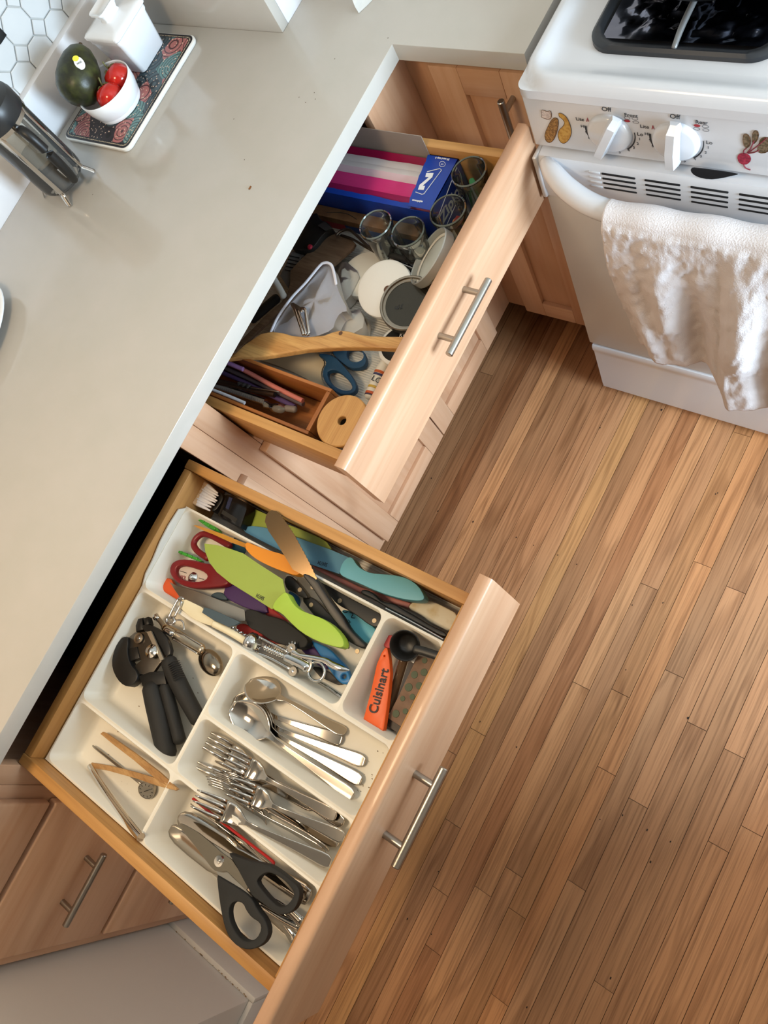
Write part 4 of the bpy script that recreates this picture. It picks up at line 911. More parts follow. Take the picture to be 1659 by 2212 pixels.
gl = T('glue_bottle', 'small white glue bottle with an orange-striped label', 'bottle', *ql([(1310, 860)])[0], FZ+.001)
sweep('bottle', ql([(1392, 720, .740, .0085), (1340, 800, .738, .0105), (1262, 985, .736, .0105)]), mat('glue_white', (222, 216, 202), .4), gl, n=16)
for a, b, rgb in ((.0, .10, (190, 90, 40)), (.12, .2, (60, 56, 90)), (.62, .7, (196, 160, 60)), (.86, .95, (190, 84, 40)), (.97, 1.0, (70, 50, 70))):
    p0, p1 = (1335, 812), (1262, 985); f_ = lambda t_: (p0[0]+(p1[0]-p0[0])*t_, p0[1]+(p1[1]-p0[1])*t_)
    sweep('label_band', ql([f_(a) + (.738, .0108), f_(b) + (.738, .0108)]), mat('band_%d_%d_%d' % rgb, rgb, .5), gl, n=16, cap=False, res=1)
ptext('lettering', 'LO', ql([(1275, 850)])[0], ql([(1340, 880)])[0], .7492, M_ink, gl, .013, 1)
qn = lambda pts: Q(500, 440, 5.53, pts)
qo = lambda pts: Q(700, 420, 4.879, pts)
# spatulas
slab('walnut_spatula', qn([(1130, 350), (1200, 335), (1300, 375), (1440, 430), (1478, 475), (1450, 530), (1210, 735), (1000, 880), (850, 1000), (740, 1110), (640, 1230), (540, 1320), (400, 1440), (100, 1720), (-40, 1850), (-60, 1790), (60, 1680), (200, 1540), (400, 1340), (600, 1170), (670, 1060), (695, 960), (700, 800), (800, 690), (1000, 490)]),
     tilt((700, 500, .752), (510, 760, .776)), .006, wood('walnut_grey', (128, 104, 82), (92, 70, 52), 0, .55, across=30, along=6, pores=.3), None, bev=.0015, label='grey-brown wooden turner with a wide flat head', cat='spatula')
ws = slab('wooden_spatula', qn([(-60, 1850), (30, 1790), (150, 1680), (350, 1545), (480, 1522), (620, 1540), (720, 1570), (880, 1588), (1100, 1568), (1200, 1530), (1290, 1508), (1400, 1518), (1520, 1556), (1659, 1575), (1850, 1580), (2060, 1582), (2010, 1735), (1659, 1715), (1300, 1715), (900, 1740), (600, 1790), (350, 1828), (100, 1830)]),
     .811, .011, wood('spatula_wood', (214, 168, 104), (176, 122, 66), 0, .4, across=40, along=5, pores=.2), None, bev=.0032, seg=3, label='light wooden spatula lying across the drawer above the blue scissors', cat='spatula')
lathe('hang_hole', [(0, .0004), (.0035, .0004)], P(*qn([(1305, 1548)])[0], .811), mat('hole_brown', (92, 62, 42), .6), ws, n=16)
# white mesh produce bag with a nutcracker showing through
mb = T('mesh_bag', 'white mesh drawstring bag lying in the middle of the jumble drawer', 'bag', *qn([(900, 1250)])[0], FZ+.01)
pillow('bag_cloth', qn([(470, 1530), (560, 1350), (720, 1120), (880, 950), (1060, 735), (1110, 705), (1170, 712), (1210, 765), (1250, 950), (1290, 1080), (1400, 1280), (1300, 1300), (1240, 1400), (1210, 1510), (1000, 1590), (850, 1600), (640, 1580)]), .784, .008, G_mesh, mb, rough=.006, seed=3, base=.760)
sweep('bag_hem', [(u, v, z, .0026) for (u, v), z in zip(qn([(470, 1530), (560, 1345), (720, 1120), (880, 950), (1050, 745), (1110, 707), (1170, 715), (1210, 770), (1250, 960)]), (.786, .788, .790, .791, .791, .791, .790, .788, .786))], mat('hem_white', (222, 224, 236), .7), mb, flat=.7)
nc = T('nutcracker', 'chrome hinged nutcracker resting on the mesh bag', 'nutcracker', *qn([(850, 1420)])[0], .78)
for pp in ([(720, 1200), (760, 1280), (860, 1560)], [(790, 1270), (840, 1400), (890, 1560)], [(840, 1250), (880, 1270), (900, 1400), (925, 1545)]): sweep('arm', [(u, v, .799, .0030) for u, v in qn(pp)], M_chrome, nc, n=10, flat=.8)
for u, v in qn([(845, 1283), (915, 1565)]): lathe('rivet', [(0, .003), (.0025, .0022), (.003, 0)], P(u, v, .8015), M_chrome, nc, n=14)
slab('nutcracker_strap', qn([(700, 1190), (740, 1180), (860, 1255), (840, 1290), (760, 1280)]), .8005, .0015, M_blade, nc)
for k, (pts_, z_, lab) in enumerate((([(1260, 1315), (1400, 1290), (1530, 1255), (1590, 1370), (1570, 1480), (1440, 1560), (1200, 1520)], .752, 'translucent paper filter crumpled beside the mesh bag'), ([(1230, 900), (1290, 700), (1370, 690), (1500, 800), (1530, 880), (1420, 1100), (1340, 1180), (1280, 1050)], .745, 'folded translucent plastic sleeve next to the white lids'))):
    pillow('paper_filter', qn(pts_), z_, .006, G_film, None, rough=.007, seed=5+k, rnd=0, base=FZ+.003, label=lab, cat='filter')
tg = T('tongs', 'black-handled wire tongs lying toward the drawer front', 'tongs', *qo([(600, 620)])[0], .735)
M_dsteel = mat('dark_wire', (96, 86, 78), .3, .9)
sweep('wire_loop', [(u, v, .762, .0026) for u, v in qo([(130, 430), (180, 385), (260, 370), (330, 420), (480, 560), (590, 610), (660, 630)])], M_dsteel, tg)
sweep('wire_loop', [(u, v, .752, .0022) for u, v in qo([(180, 430), (300, 470), (420, 545), (540, 610), (700, 690)])], M_dsteel, tg)
sweep('handle', [(u, v, z, .0052) for (u, v), z in zip(qo([(655, 622), (780, 660), (960, 715)]), (.760, .762, .766))], M_rubber, tg); sweep('handle', [(u, v, .750, .0050) for u, v in qo([(760, 735), (860, 780), (970, 815)])], M_rubber, tg)
sweep('hook', [(u, v, .770, .0045) for u, v in qo([(715, 590), (725, 555), (790, 540), (880, 575), (960, 625)])], M_rubber, tg)
sweep('wire_arm', [(u, v, .755, .0022) for u, v in qo([(600, 640), (760, 700), (930, 775)])], M_chrome, tg)
mg = T('black_gadget', 'black plastic kitchen gadget half hidden under the counter edge', 'gadget', *qn([(950, 330)])[0], FZ+.001)
slab('gadget_body', qn([(880, 250), (1000, 80), (1060, 190), (1130, 205), (1215, 295), (1130, 330), (1060, 400), (1010, 480), (930, 555), (800, 560), (700, 520)]), .765, .030, M_black, mg, bev=.004, rnd=1)
slab('gadget_tab', qn([(1030, 260), (1110, 215), (1205, 295), (1120, 320)]), .769, .003, mat('tab_grey', (50, 48, 48), .4), mg)
lathe('red_button', [(0, .004), (.004, .003), (.005, 0)], P(*qn([(940, 520)])[0], .766), mat('button_red', (150, 30, 50), .4), mg, n=14)
gt = T('grater', 'grey metal grater with slots beneath the wooden turner', 'grater', *qn([(740, 700)])[0], FZ+.001)
slab('grater_plate', qn([(640, 740), (730, 560), (880, 585), (810, 690), (720, 790), (700, 900), (680, 1010), (580, 860)]), .752, .004, mat('grater_steel', (128, 130, 132), .4, .6), gt)
for k in range(5): sweep('grater_slot', [(u, v, .7525, .0011) for u, v in qn([(640+k*12, 790-k*42), (760+k*12, 815-k*42)])], M_slot, gt, n=6)
sweep('white_utensil', [(u, v, .772, .0062) for u, v in qn([(470, 850), (540, 960), (625, 1110)])], mat('handle_white', (206, 206, 200), .4), None, flat=.6, label='white plastic utensil handle poking out below the counter edge', cat='utensil')
sweep('black_utensil', [(u, v, .742, .010) for u, v in qn([(250, 1380), (420, 1230), (540, 1130)])], M_rubber, None, flat=.7, label='black utensil handle in the dark under the turner handle', cat='utensil')
# ------------------------------------------------------------------ the cutlery drawer: white divided tray
RZ, TF = .790, .7385
tray_x = (-.0165, .204, .392, .4905); ty = (-1.2485, -1.143, -1.0525, -.948, -.800)
cells = [(-.0165, .392, -.948, -.800), (.392, .4905, -.948, -.800), (-.0165, .204, -1.143, -.948), (.204, .4905, -1.0525, -.948), (.204, .4905, -1.143, -1.0525), (-.0165, .211, -1.2485, -1.143), (.211, .4905, -1.2485, -1.143)]
tr = thing('cutlery_tray', 'white moulded plastic cutlery tray filling the pulled-out drawer', 'tray', (.237, -1.02, FZ+.0008))
bm = bmesh.new(); N_ = 7
def loopv(pts): return [bm.verts.new(p) for p in pts]
def bridge(a, b):
    n = len(a)
    for i in range(n): bm.faces.new((a[i], a[(i+1) % n], b[(i+1) % n], b[i]))
for x0, x1, y0, y1 in cells:
    e = .0042; out = []
    rr = rrect(x0+e, x1-e, y0+e, y1-e, .012, RZ, N_)
    for q in rr:     # matching point on the cell rectangle
        cx, cy = (x0+x1)/2, (y0+y1)/2; dx, dy = q.x-cx, q.y-cy
        k = min(((x1-x0)/2)/abs(dx) if abs(dx) > 1e-9 else 9, ((y1-y0)/2)/abs(dy) if abs(dy) > 1e-9 else 9); out.append(Vector((cx+dx*k, cy+dy*k, RZ)))
    L0 = loopv(out); L1 = loopv([v + Vector((0, 0, .0006)) for v in rrect(x0+e-.0012, x1-e+.0012, y0+e-.0012, y1-e+.0012, .013, RZ, N_)])
    L2 = loopv(rrect(x0+e, x1-e, y0+e, y1-e, .012, RZ-.0008, N_)); d = .0065
    L3 = loopv(rrect(x0+e+d*.8, x1-e-d*.8, y0+e+d*.8, y1-e-d*.8, .012, TF+.010, N_)); L4 = loopv(rrect(x0+e+d*1.3, x1-e-d*1.3, y0+e+d*1.3, y1-e-d*1.3, .012, TF+.003, N_)); L5 = loopv(rrect(x0+e+d*2.2, x1-e-d*2.2, y0+e+d*2.2, y1-e-d*2.2, .010, TF, N_))
    for a, b in ((L0, L1), (L1, L2), (L2, L3), (L3, L4), (L4, L5)): bridge(a, b)
    bm.faces.new(L5)
    # rim corners between the rectangle corner and the fan
    for sx_, sy_ in ((0, 0), (1, 0), (0, 1), (1, 1)):
        cxy = Vector((x1 if sx_ else x0, y1 if sy_ else y0, RZ)); n = len(out)
        for i in range(n):
            a, b = out[i], out[(i+1) % n]
            if (abs(a.x-cxy.x) < 1e-6) != (abs(b.x-cxy.x) < 1e-6) and (abs(a.y-cxy.y) < 1e-6 or abs(b.y-cxy.y) < 1e-6) and (a-cxy).length < .05 and (b-cxy).length < .05:
                bm.faces.new((L0[i], bm.verts.new(cxy), L0[(i+1) % n]))
A, B, C_, D_ = -.0165, .4905, -1.2485, -.800
o1 = loopv(rrect(A, B, C_, D_, .010, RZ, 5)); o2 = loopv(rrect(A+.006, B-.006, C_+.006, D_-.006, .008, FZ+.001, 5)); bridge(o1, o2)
bmesh.ops.recalc_face_normals(bm, faces=bm.faces[:])
auto(putbm('tray_body', bm, M_tray, tr), 50)
# raised wavy back edge of the knife compartment
wv = [Vector((-.0172, y, z)) for y, z in ((-.944, .790), (-.925, .797), (-.90, .7985), (-.87, .804), (-.84, .8055), (-.81, .803), (-.803, .79))]
prism('back_lip', wv, (.0022, 0, 0), M_tray, tr)
dv = random.Random(9); cv, cf = [], []
for (x0, x1, y0, y1), n in ((cells[3], 26), (cells[2], 14), (cells[5], 10), (cells[6], 8)):
    for i in range(n):
        c = Vector((dv.uniform(x1-.06, x1-.02) if n == 26 else dv.uniform(x0+.03, x1-.03), dv.uniform(y0+.02, y1-.02), TF+.0003)); b0 = len(cv); r = dv.uniform(.0003, .0009)
        for j in range(5): cv.append(c + Vector((math.cos(j*1.257)*r*1.7, math.sin(j*1.257)*r, 0)))
        cf.append(tuple(range(b0, b0+5)))
put('crumbs', cv, cf, mat('crumb_brown', (120, 98, 70), .9), tr, kind='stuff')

qa = lambda p: Q(380, 1040, 6.9125, p)
qb = lambda p: Q(560, 1100, 5.53, p)
qc = lambda p: Q(660, 1200, 5.184, p)
qd = lambda p: Q(300, 1180, 5.184, p)
qe = lambda p: Q(480, 1300, 5.184, p)
qg = lambda p: Q(220, 1270, 5.53, p)
qh = lambda p: Q(760, 1350, 7.541, p)
qi = lambda p: Q(480, 1450, 4.366, p)
qj = lambda p: Q(400, 1560, 6.381, p)
qk = lambda p: Q(540, 1620, 6.381, p)
qs = lambda p: Q(340, 1740, 5.53, p)
qm = lambda p: Q(500, 1820, 7.541, p)
qf = lambda p: Q(80, 1280, 3.318, p)
def knife(label, blade, bz, bm_, grip, gz, gm, gth=.016, bev=.006, rivets=(), rz=None, bth=.0018, name='knife', txt=None):
    c = (blade or grip); u = sum(p[0] for p in c)/len(c); v = sum(p[1] for p in c)/len(c)
    t = T(name, label, 'knife', u, v, (bz if not callable(bz) else bz(u, v)) - .01)
    if blade: slab('blade', blade, bz, bth, bm_, t, bev=.0004, seg=1)
    if grip: slab('grip', grip, gz, gth, gm, t, bev=bev, seg=4, rnd=1, bottom_bev=True)
    for u, v in rivets: lathe('rivet', [(0, .0006), (.0033, .0006), (.0036, 0)], P(u, v, rz or gz), mat('brass_rivet', (176, 156, 128), .35, .7), t, n=16)
    if txt: ptext('lettering', txt[0], txt[1], txt[2], txt[3], M_ink, t, txt[4], txt[5] if len(txt) > 5 else 1)
    return t
M_lime, M_lime2 = mat('lime_plastic', (158, 186, 62), .42), mat('lime_coating', (150, 166, 70), .38)
M_sky, M_sky2 = mat('sky_blue_plastic', (96, 160, 172), .42), mat('blue_coating', (84, 136, 164), .36)
M_orange = mat('orange_plastic', (224, 140, 32), .4)
# channel beside the tray
br = T('vegetable_brush', 'stubby vegetable brush with white bristles in the drawer corner', 'brush', *qa([(500, 260)])[0], FZ+.001)
slab('brush_head', qa([(560, 170), (620, 145), (680, 170), (705, 240), (680, 310), (630, 380), (590, 430), (520, 450), (560, 330), (600, 260)]), .760, .036, M_black, br, bev=.004, rnd=1)
rb = random.Random(2); tufts = [((625, 175), (470, 60)), ((632, 215), (440, 95)), ((600, 240), (410, 120)), ((615, 290), (400, 165)), ((590, 310), (370, 200)), ((575, 355), (360, 240)), ((540, 345), (330, 260)), ((525, 385), (330, 300)), ((510, 435), (320, 335)), ((560, 200), (430, 60)), ((520, 300), (360, 150))]
M_bris, M_tan = mat('bristle_white', (226, 224, 226), .6), mat('bristle_tan', (206, 170, 128), .8)
for a, b in tufts:
    A3, B3 = P(*qa([a])[0], .766), P(*qa([b])[0], .772); tube('bristle_tuft', [tuple(A3) + (.0013,), tuple((A3+B3)/2) + (.0028,), tuple(B3) + (.0040,)], M_bris, br, n=8, res=2)
    D3 = (B3-A3).normalized(); tube('bristle_ends', [tuple(B3) + (.0040,), tuple(B3 + D3*.011) + (.0045,)], M_tan, br, n=8, res=1)
for i in range(14):
    u, v = rb.uniform(270, 430), rb.uniform(80, 300)
    if 100 < v - (430-u)*.9 + 60 < 330: A3 = P(*qa([(u, v)])[0], .765); tube('bristle_ends', [tuple(A3) + (.004,), tuple(A3 + Vector((-.012, 0, .002))) + (.0042,)], M_tan, br, n=7, res=1)
sh = T('knife_sharpener', 'glossy black knife sharpener wedged beside the brush', 'sharpener', *qa([(850, 440)])[0], FZ+.001)
slab('sharpener_body', qa([(640, 440), (745, 185), (830, 200), (1060, 320), (1055, 420), (960, 690), (690, 560), (610, 500)]), .774, .050, mat('gloss_black', (14, 14, 16), .2), sh, bev=.003)
slab('sharpener_ridge', qa([(795, 230), (845, 250), (785, 420), (740, 395)]), .7745, .002, mat('ridge_blue', (40, 48, 78), .2), sh); slab('sharpener_label', qa([(700, 420), (920, 560), (890, 610), (680, 480)]), .7745, .001, mat('label_grey', (38, 36, 32), .5), sh)  # bluish-black strip laid along the ridge of the body
knife('lime green knife lying lowest against the drawer side', [(536, 1093), (578, 1112), (620, 1132), (668, 1151), (690, 1161), (705, 1170), (717, 1187), (700, 1187), (643, 1162), (580, 1145), (519, 1141), (526, 1115)], .748, M_lime2, None, 0, None)
knife('sky blue coated knife with a curved blue grip beside the tray', [(522, 1139), (545, 1136), (570, 1139), (645, 1162), (714, 1187), (754, 1204), (741, 1216), (733, 1240), (668, 1218), (605, 1189), (560, 1166), (530, 1150)], .757, M_sky2,
      qc([(378, 200), (395, 115), (435, 50), (490, 12), (530, 30), (565, 95), (625, 152), (730, 198), (880, 208), (1020, 222), (1150, 258), (1265, 340), (1328, 450), (1325, 492), (1270, 508), (1150, 497), (1000, 466), (800, 402), (560, 292), (430, 242)]), .781, M_sky, .020, .008, txt=('504734', qc([(245, 105)])[0], qc([(140, 75)])[0], .757, .0085))
ps = T('silicone_spatula', 'pink spatula with a stained cream silicone head', 'spatula', *qc([(900, 500)])[0], FZ+.001)
slab('handle', qc([(40, 80), (110, 105), (600, 345), (830, 420), (1180, 530), (1150, 592), (960, 525), (800, 470), (580, 405), (100, 150)]), .741, .012, mat('pink_silicone', (190, 122, 114), .5), ps, bev=.004, seg=3)
slab('head', qc([(1180, 527), (1250, 503), (1340, 492), (1440, 518), (1580, 585), (1700, 650), (1690, 760), (1610, 858), (1480, 792), (1380, 742), (1290, 662), (1140, 592)]), .745, .012, mixmat('stained_silicone', (214, 204, 178), (196, 174, 130), 40, .55, .75, .5), ps, bev=.004, seg=3, rnd=1)
knife('black-handled knife edge-on along the tray rim', None, .76, None, qc([(600, 418), (640, 372), (730, 398), (800, 458), (850, 508), (900, 524), (990, 535), (1060, 580), (1290, 710), (1400, 780), (1600, 872), (1555, 930), (1330, 822), (1000, 642), (760, 490)]), .768, M_black, .018, .003)
sweep('thin_ruler', [(u, v, .776, .0012) for u, v in qc([(900, 590), (1200, 745), (1540, 935)])], M_chrome, None, n=6, label='thin shiny metal rod between tray and black handle', cat='rod')

# knife compartment, bottom layer first
knife('purple knife sheath under the lime chef knife', None, .755, None, qd([(1000, 405), (1100, 450), (1350, 570), (1420, 650), (1450, 770), (1200, 695), (1010, 605), (940, 540), (965, 450)]), .752, mat('purple_plastic', (74, 44, 98), .45), .008, .003)
knife('purple knife handle below the blue peeler', None, .75, None, qe([(840, 500), (1000, 470), (1190, 690), (1160, 770), (1000, 660)]), .750, mat('purple_plastic', (74, 44, 98), .45), .009, .003)
knife('red knife lying beneath the lime grip', None, .75, None, qd([(1300, 560), (1400, 640), (1500, 700), (1700, 860), (1600, 850), (1430, 790), (1380, 700)]), .748, mat('red_plastic', (160, 34, 30), .4), .008, .003)
knife('red knife tip poking out by the corkscrew', None, .75, None, qe([(140, 272), (220, 235), (300, 265), (420, 340), (560, 400), (680, 470), (600, 470), (400, 420), (250, 385), (190, 335)]), .752, mat('red_plastic', (160, 34, 30), .4), .008, .003)
knife('slate blue sheath tip beside the purple sheath', None, .75, None, qd([(790, 565), (825, 522), (890, 508), (950, 528), (1000, 600), (900, 600)]), .753, mat('slate_plastic', (62, 78, 86), .5), .007, .002)
knife('bright blue handle between the red scissors and steel knives', None, .75, None, qb([(340, 960), (440, 1020), (470, 1080), (450, 1170), (400, 1140), (360, 1060)]), .746, mat('mid_blue', (34, 96, 150), .45), .009, .003)
knife('teal blue knife blade under the orange paring knife', qa([(870, 820), (900, 800), (1000, 850), (1060, 900), (1030, 1060), (990, 1105), (800, 1000), (830, 930)]), .752, mat('teal_coating', (30, 78, 100), .4), None, 0, None)
knife('sky blue handle decorated with ink drawings near the divider', None, .75, None, qb([(980, 1195), (1090, 1215), (1250, 1320), (1385, 1420), (1390, 1470), (1300, 1620), (1150, 1510), (1080, 1410), (1000, 1270)]), .756, mat('cyan_plastic', (90, 168, 186), .42), .010, .003)
for pp in ([(1000, 1215), (1020, 1235), (1050, 1225)], [(1080, 1230), (1120, 1250), (1100, 1290), (1140, 1300)], [(1060, 1320), (1085, 1345), (1075, 1360)]): sweep('ink_drawing', [(u, v, .7566, .0006) for u, v in qb(pp)], M_ink, bpy.data.objects['knife'], n=5)
knife('black riveted knife handle along the tray wall', None, .76, None, qb([(690, 815), (850, 915), (1000, 1015), (1200, 1125), (1400, 1215), (1455, 1260), (1445, 1370), (1395, 1415), (1300, 1375), (1200, 1295), (1080, 1215), (960, 1155), (880, 1090)]), .769, M_black, .016, .004, qb([(962, 1093), (1375, 1332)]))
knife('short black riveted handle beside the lime blade', qb([(300, 790), (350, 770), (450, 830), (440, 850)]), .768, M_blade, qb([(290, 840), (350, 780), (430, 845), (540, 975), (585, 1050), (560, 1065), (500, 1052), (400, 985), (325, 960)]), .772, M_black, .014, .004, qb([(485, 962)]))
knife('long black riveted handle running under the lime grip', None, .76, None, qb([(490, 1060), (600, 1035), (700, 1095), (850, 1265), (950, 1330), (1010, 1500), (1040, 1640), (1010, 1659), (900, 1560), (760, 1400), (620, 1230)]), .766, M_black, .014, .004, qb([(620, 1142), (1025, 1650)]))
rs = T('scissors', 'kitchen scissors with dark red looped handles', 'scissors', *qd([(560, 300)])[0], TF+.001)
M_redp = mat('scissor_red', (120, 18, 24), .38)
sweep('handle', [(u, v, .760, .0052) for u, v in qa([(480, 1150), (330, 1045), (270, 955), (285, 880), (350, 810), (430, 785), (540, 815), (680, 890), (810, 970)])], M_redp, rs, n=14)
slab('handle', qd([(340, 300), (345, 220), (390, 165), (470, 140), (600, 150), (720, 185), (800, 195), (910, 300), (1020, 400), (960, 445), (800, 462), (640, 472), (500, 445), (400, 390)]), .766, .011, M_redp, rs, holes=[qd([(405, 260), (440, 218), (520, 212), (700, 270), (768, 325), (745, 375), (640, 398), (480, 375), (420, 325)])], bev=.004, seg=3, rnd=1)
slab('label_plate', qd([(395, 255), (440, 208), (520, 205), (700, 262), (780, 325), (750, 385), (640, 405), (470, 382), (410, 330)]), .757, .001, mat('label_white', (206, 190, 178), .5), rs)
ptext('lettering', 'NOL', qd([(465, 345)])[0], qd([(530, 360)])[0], .7572, M_red, rs, .009); sweep('label_line', [(u, v, .7574, .0005) for u, v in qd([(460, 275), (535, 300)])], M_ink, rs, n=5, res=1); sweep('label_line', [(u, v, .7574, .0005) for u, v in qd([(670, 355), (730, 372)])], M_ink, rs, n=5, res=1)
lathe('pivot_ball', [(0, .006), (.004, .005), (.0075, .001), (.009, 0)], P(*qd([(600, 350)])[0], .758), M_chrome, rs, n=24)
for k, (pp, lab) in enumerate((([(245, 490), (290, 484), (400, 540), (560, 640), (672, 762), (600, 748), (480, 692), (380, 622), (270, 530)], 'green pea-pod shaped pick against the tray wall'), ([(5, 1035), (50, 1030), (160, 1070), (300, 1130), (395, 1190), (360, 1195), (260, 1160), (130, 1110), (40, 1070)], 'green pea-pod shaped pick between the red scissor loops'))):
    c_ = thing('corn_pick', lab, 'pick', tuple(P(*qa([pp[4]])[0], .752)), group='green corn picks'); o_ = qa(pp); slab('pod', o_, .762, .008, mat('pod_green', (62, 156, 50), .4), c_, bev=.003, seg=3, rnd=1)
    for i in range(1, 5):
        t_ = i/5; a = (o_[0][0]+(o_[4][0]-o_[0][0])*t_, o_[0][1]+(o_[4][1]-o_[0][1])*t_); lathe('pea', [(0, .0028), (.002, .0022), (.003, 0)], P(a[0], a[1], .7612), mat('pod_green', (62, 156, 50), .4), c_, n=12)
slab('blade_sheath', qd([(172, 430), (200, 382), (260, 355), (360, 358), (385, 420), (445, 500), (455, 565), (400, 625), (250, 512)]), .756, .007, mat('sheath_orange', (214, 84, 30), .45), None, bev=.002, rnd=1, label='rounded orange plastic blade sheath in the knife compartment', cat='sheath')
knife('steel chef knife with a thick black handle', qd([(340, 398), (420, 440), (580, 480), (800, 560), (1185, 712), (1195, 835), (1090, 850), (800, 705), (480, 602), (400, 490)]), .764, M_blade, qe([(248, 92), (330, 76), (480, 148), (660, 188), (800, 278), (900, 358), (965, 425), (935, 505), (850, 525), (700, 485), (560, 445), (400, 335), (300, 292), (256, 200)]), .772, M_rubber, .018, .006)
cs = T('rice_spatula', 'cream plastic spatula lying over the tray divider', 'spatula', *qd([(700, 800)])[0], .78)
slab('head', qd([(428, 645), (505, 585), (600, 630), (720, 690), (830, 800), (862, 825), (845, 900), (740, 872), (600, 812), (470, 702)]), .794, .003, mat('cream_nylon', (224, 212, 178), .45), cs, bev=.001, rnd=1)
sweep('handle', [(u, v, z, .0052) for (u, v), z in zip(qd([(835, 868), (1000, 950), (1210, 1075), (1300, 1120)]), (.794, .790, .783, .779))], mat('cream_nylon', (224, 212, 178), .45), cs, flat=.6)
knife('slate blue sheathed blade lying on the cream spatula', qd([(705, 742), (730, 683), (800, 700), (950, 765), (1135, 850), (1080, 882), (1000, 902), (840, 830)]), .797, mat('slate_plastic', (62, 78, 86), .5), None, 0, None, bth=.003)
# orange and lime knives on top
knife('orange paring knife with an orange coated blade', qa([(255, 655), (300, 652), (400, 680), (700, 785), (1040, 925), (1025, 985), (800, 902), (560, 792), (420, 737), (320, 692)]), tilt((420, 1135, .768), (540, 1180, .792)), mixmat('orange_coating', (202, 146, 58), (186, 124, 40), 12, .4, .6, .3), [(529, 1180), (530, 1174), (534, 1171), (541, 1174), (561, 1182), (578, 1188), (614, 1198), (632, 1209), (647, 1220), (652, 1229), (649, 1238), (638, 1243), (614, 1235), (590, 1226), (568, 1216), (546, 1203), (531, 1187)], .798, M_orange, .016, .006)
knife('large lime green chef knife lying on top of the pile', [(441, 1174), (467, 1177), (490, 1183), (525, 1195), (560, 1219), (610, 1251), (616, 1279), (604, 1288), (590, 1315), (587, 1316), (540, 1286), (495, 1258), (468, 1236), (452, 1215), (443, 1192)], .799, M_lime2,
      qb([(155, 1192), (168, 1128), (228, 1048), (298, 988), (332, 1000), (372, 1082), (422, 1152), (502, 1212), (622, 1256), (752, 1302), (882, 1392), (982, 1512), (1015, 1602), (990, 1654), (900, 1642), (700, 1582), (500, 1472), (350, 1332), (268, 1242)]), .806, M_lime, .018, .008, txt=('504734', qd([(1405, 590)])[0], qd([(1320, 545)])[0], .799, .0085))
sk = T('sandwich_spreader', 'round-ended serrated spreader knife with a black riveted handle', 'knife', *qb([(400, 500)])[0], .79)
bl_o = qb([(68, 150), (78, 85), (105, 38), (150, 10), (195, 20)]); srt = qb([(195, 20), (250, 65), (330, 170), (420, 310), (520, 490), (610, 660), (690, 835)]); ser = []
for i in range(len(srt)-1):
    for j in range(8):
        t_ = j/8; u, v = srt[i][0]+(srt[i+1][0]-srt[i][0])*t_, srt[i][1]+(srt[i+1][1]-srt[i][1])*t_; k = .55 if j % 2 else -.55; ser.append((u+k, v-k*.6))
slab('blade', bl_o + ser + qb([(690, 835), (640, 848), (500, 775), (400, 720), (300, 555), (200, 390), (110, 260)]), tilt((572, 1110, .826), (680, 1252, .804)), .0012, mat('dark_mirror', (104, 84, 60), .22, .9), sk)
slab('grip', qb([(505, 780), (560, 765), (690, 838), (780, 990), (900, 1160), (1000, 1290), (1070, 1420), (1180, 1530), (1290, 1635), (1245, 1670), (1120, 1615), (1010, 1540), (950, 1400), (850, 1280), (760, 1130), (610, 910)]), tilt((680, 1250, .805), (790, 1395, .780)), .014, M_black, sk, bev=.005, seg=3, rnd=1)
for u, v, z in [qb([(638, 930)])[0] + (.7985,), qc([(580, 1072)])[0] + (.7795,)]: lathe('rivet', [(0, .0006), (.0033, .0006), (.0036, 0)], P(u, v, z), mat('brass_rivet', (176, 156, 128), .35, .7), sk, n=16)
# blue peeler, corkscrew
pe = T('blue_peeler', 'bright blue flat handle with a hanging hole', 'peeler', *qe([(1250, 700)])[0], TF+.001)
slab('handle', qe([(970, 420), (1080, 465), (1200, 520), (1310, 640), (1385, 720), (1440, 850), (1425, 912), (1345, 925), (1280, 872), (1195, 760), (1080, 580)]), .757, .009, mat('peeler_blue', (40, 116, 176), .4), pe, holes=[qe([(1335, 820), (1360, 805), (1385, 815), (1385, 850), (1355, 865), (1332, 850)])], bev=.003, seg=3, rnd=1)
knife('black blade lying under the blue peeler', qe([(990, 720), (1080, 730), (1200, 790), (1345, 925), (1290, 930), (1100, 845)]), .744, M_black, None, 0, None, bth=.004)
cw = T('corkscrew', 'chrome winged corkscrew lying along the compartment divider', 'corkscrew', *qe([(700, 600)])[0], TF+.002)
cz = .776
pA, pB = P(*qe([(320, 455)])[0], cz), P(*qe([(1060, 780)])[0], cz); cdx = (pB-pA).normalized()
lathe('bell', [(.0135, -.004), (.0150, -.002), (.0150, .004), (.0142, .006), (.0130, .0105), (.0105, .0125), (.0105, .010), (.0125, .005), (.0128, -.004), (.0135, -.004)], pA, M_chrome, cw, axis=cdx, n=36)
for pp in ([(395, 385), (560, 470), (735, 560)], [(400, 575), (560, 640), (760, 752)]): sweep('frame_bar', [(u, v, cz, .0022) for u, v in qe(pp)], M_chrome, cw, n=10)
sweep('rack', [(u, v, cz+.002, r_) for (u, v), r_ in [(qe([(470 + 250*i/36, 505 + 112*i/36)])[0], .0048 if (i//2) % 2 else .0036) for i in range(37)]], M_chrome, cw, res=1, n=14)
hel = []
for i in range(50):
    t_ = i/49; c3 = P(*qe([(95 + 200*t_, 300 + 110*t_)])[0], cz); a_ = t_*6.283*4.2; s_ = Vector((cdx.y, -cdx.x, 0)); hel.append(tuple(c3 + s_*.0035*math.cos(a_) + Vector((0, 0, .0035*math.sin(a_)))) + (.0011,))
tube('worm', hel, M_chrome, cw, res=1, n=7)
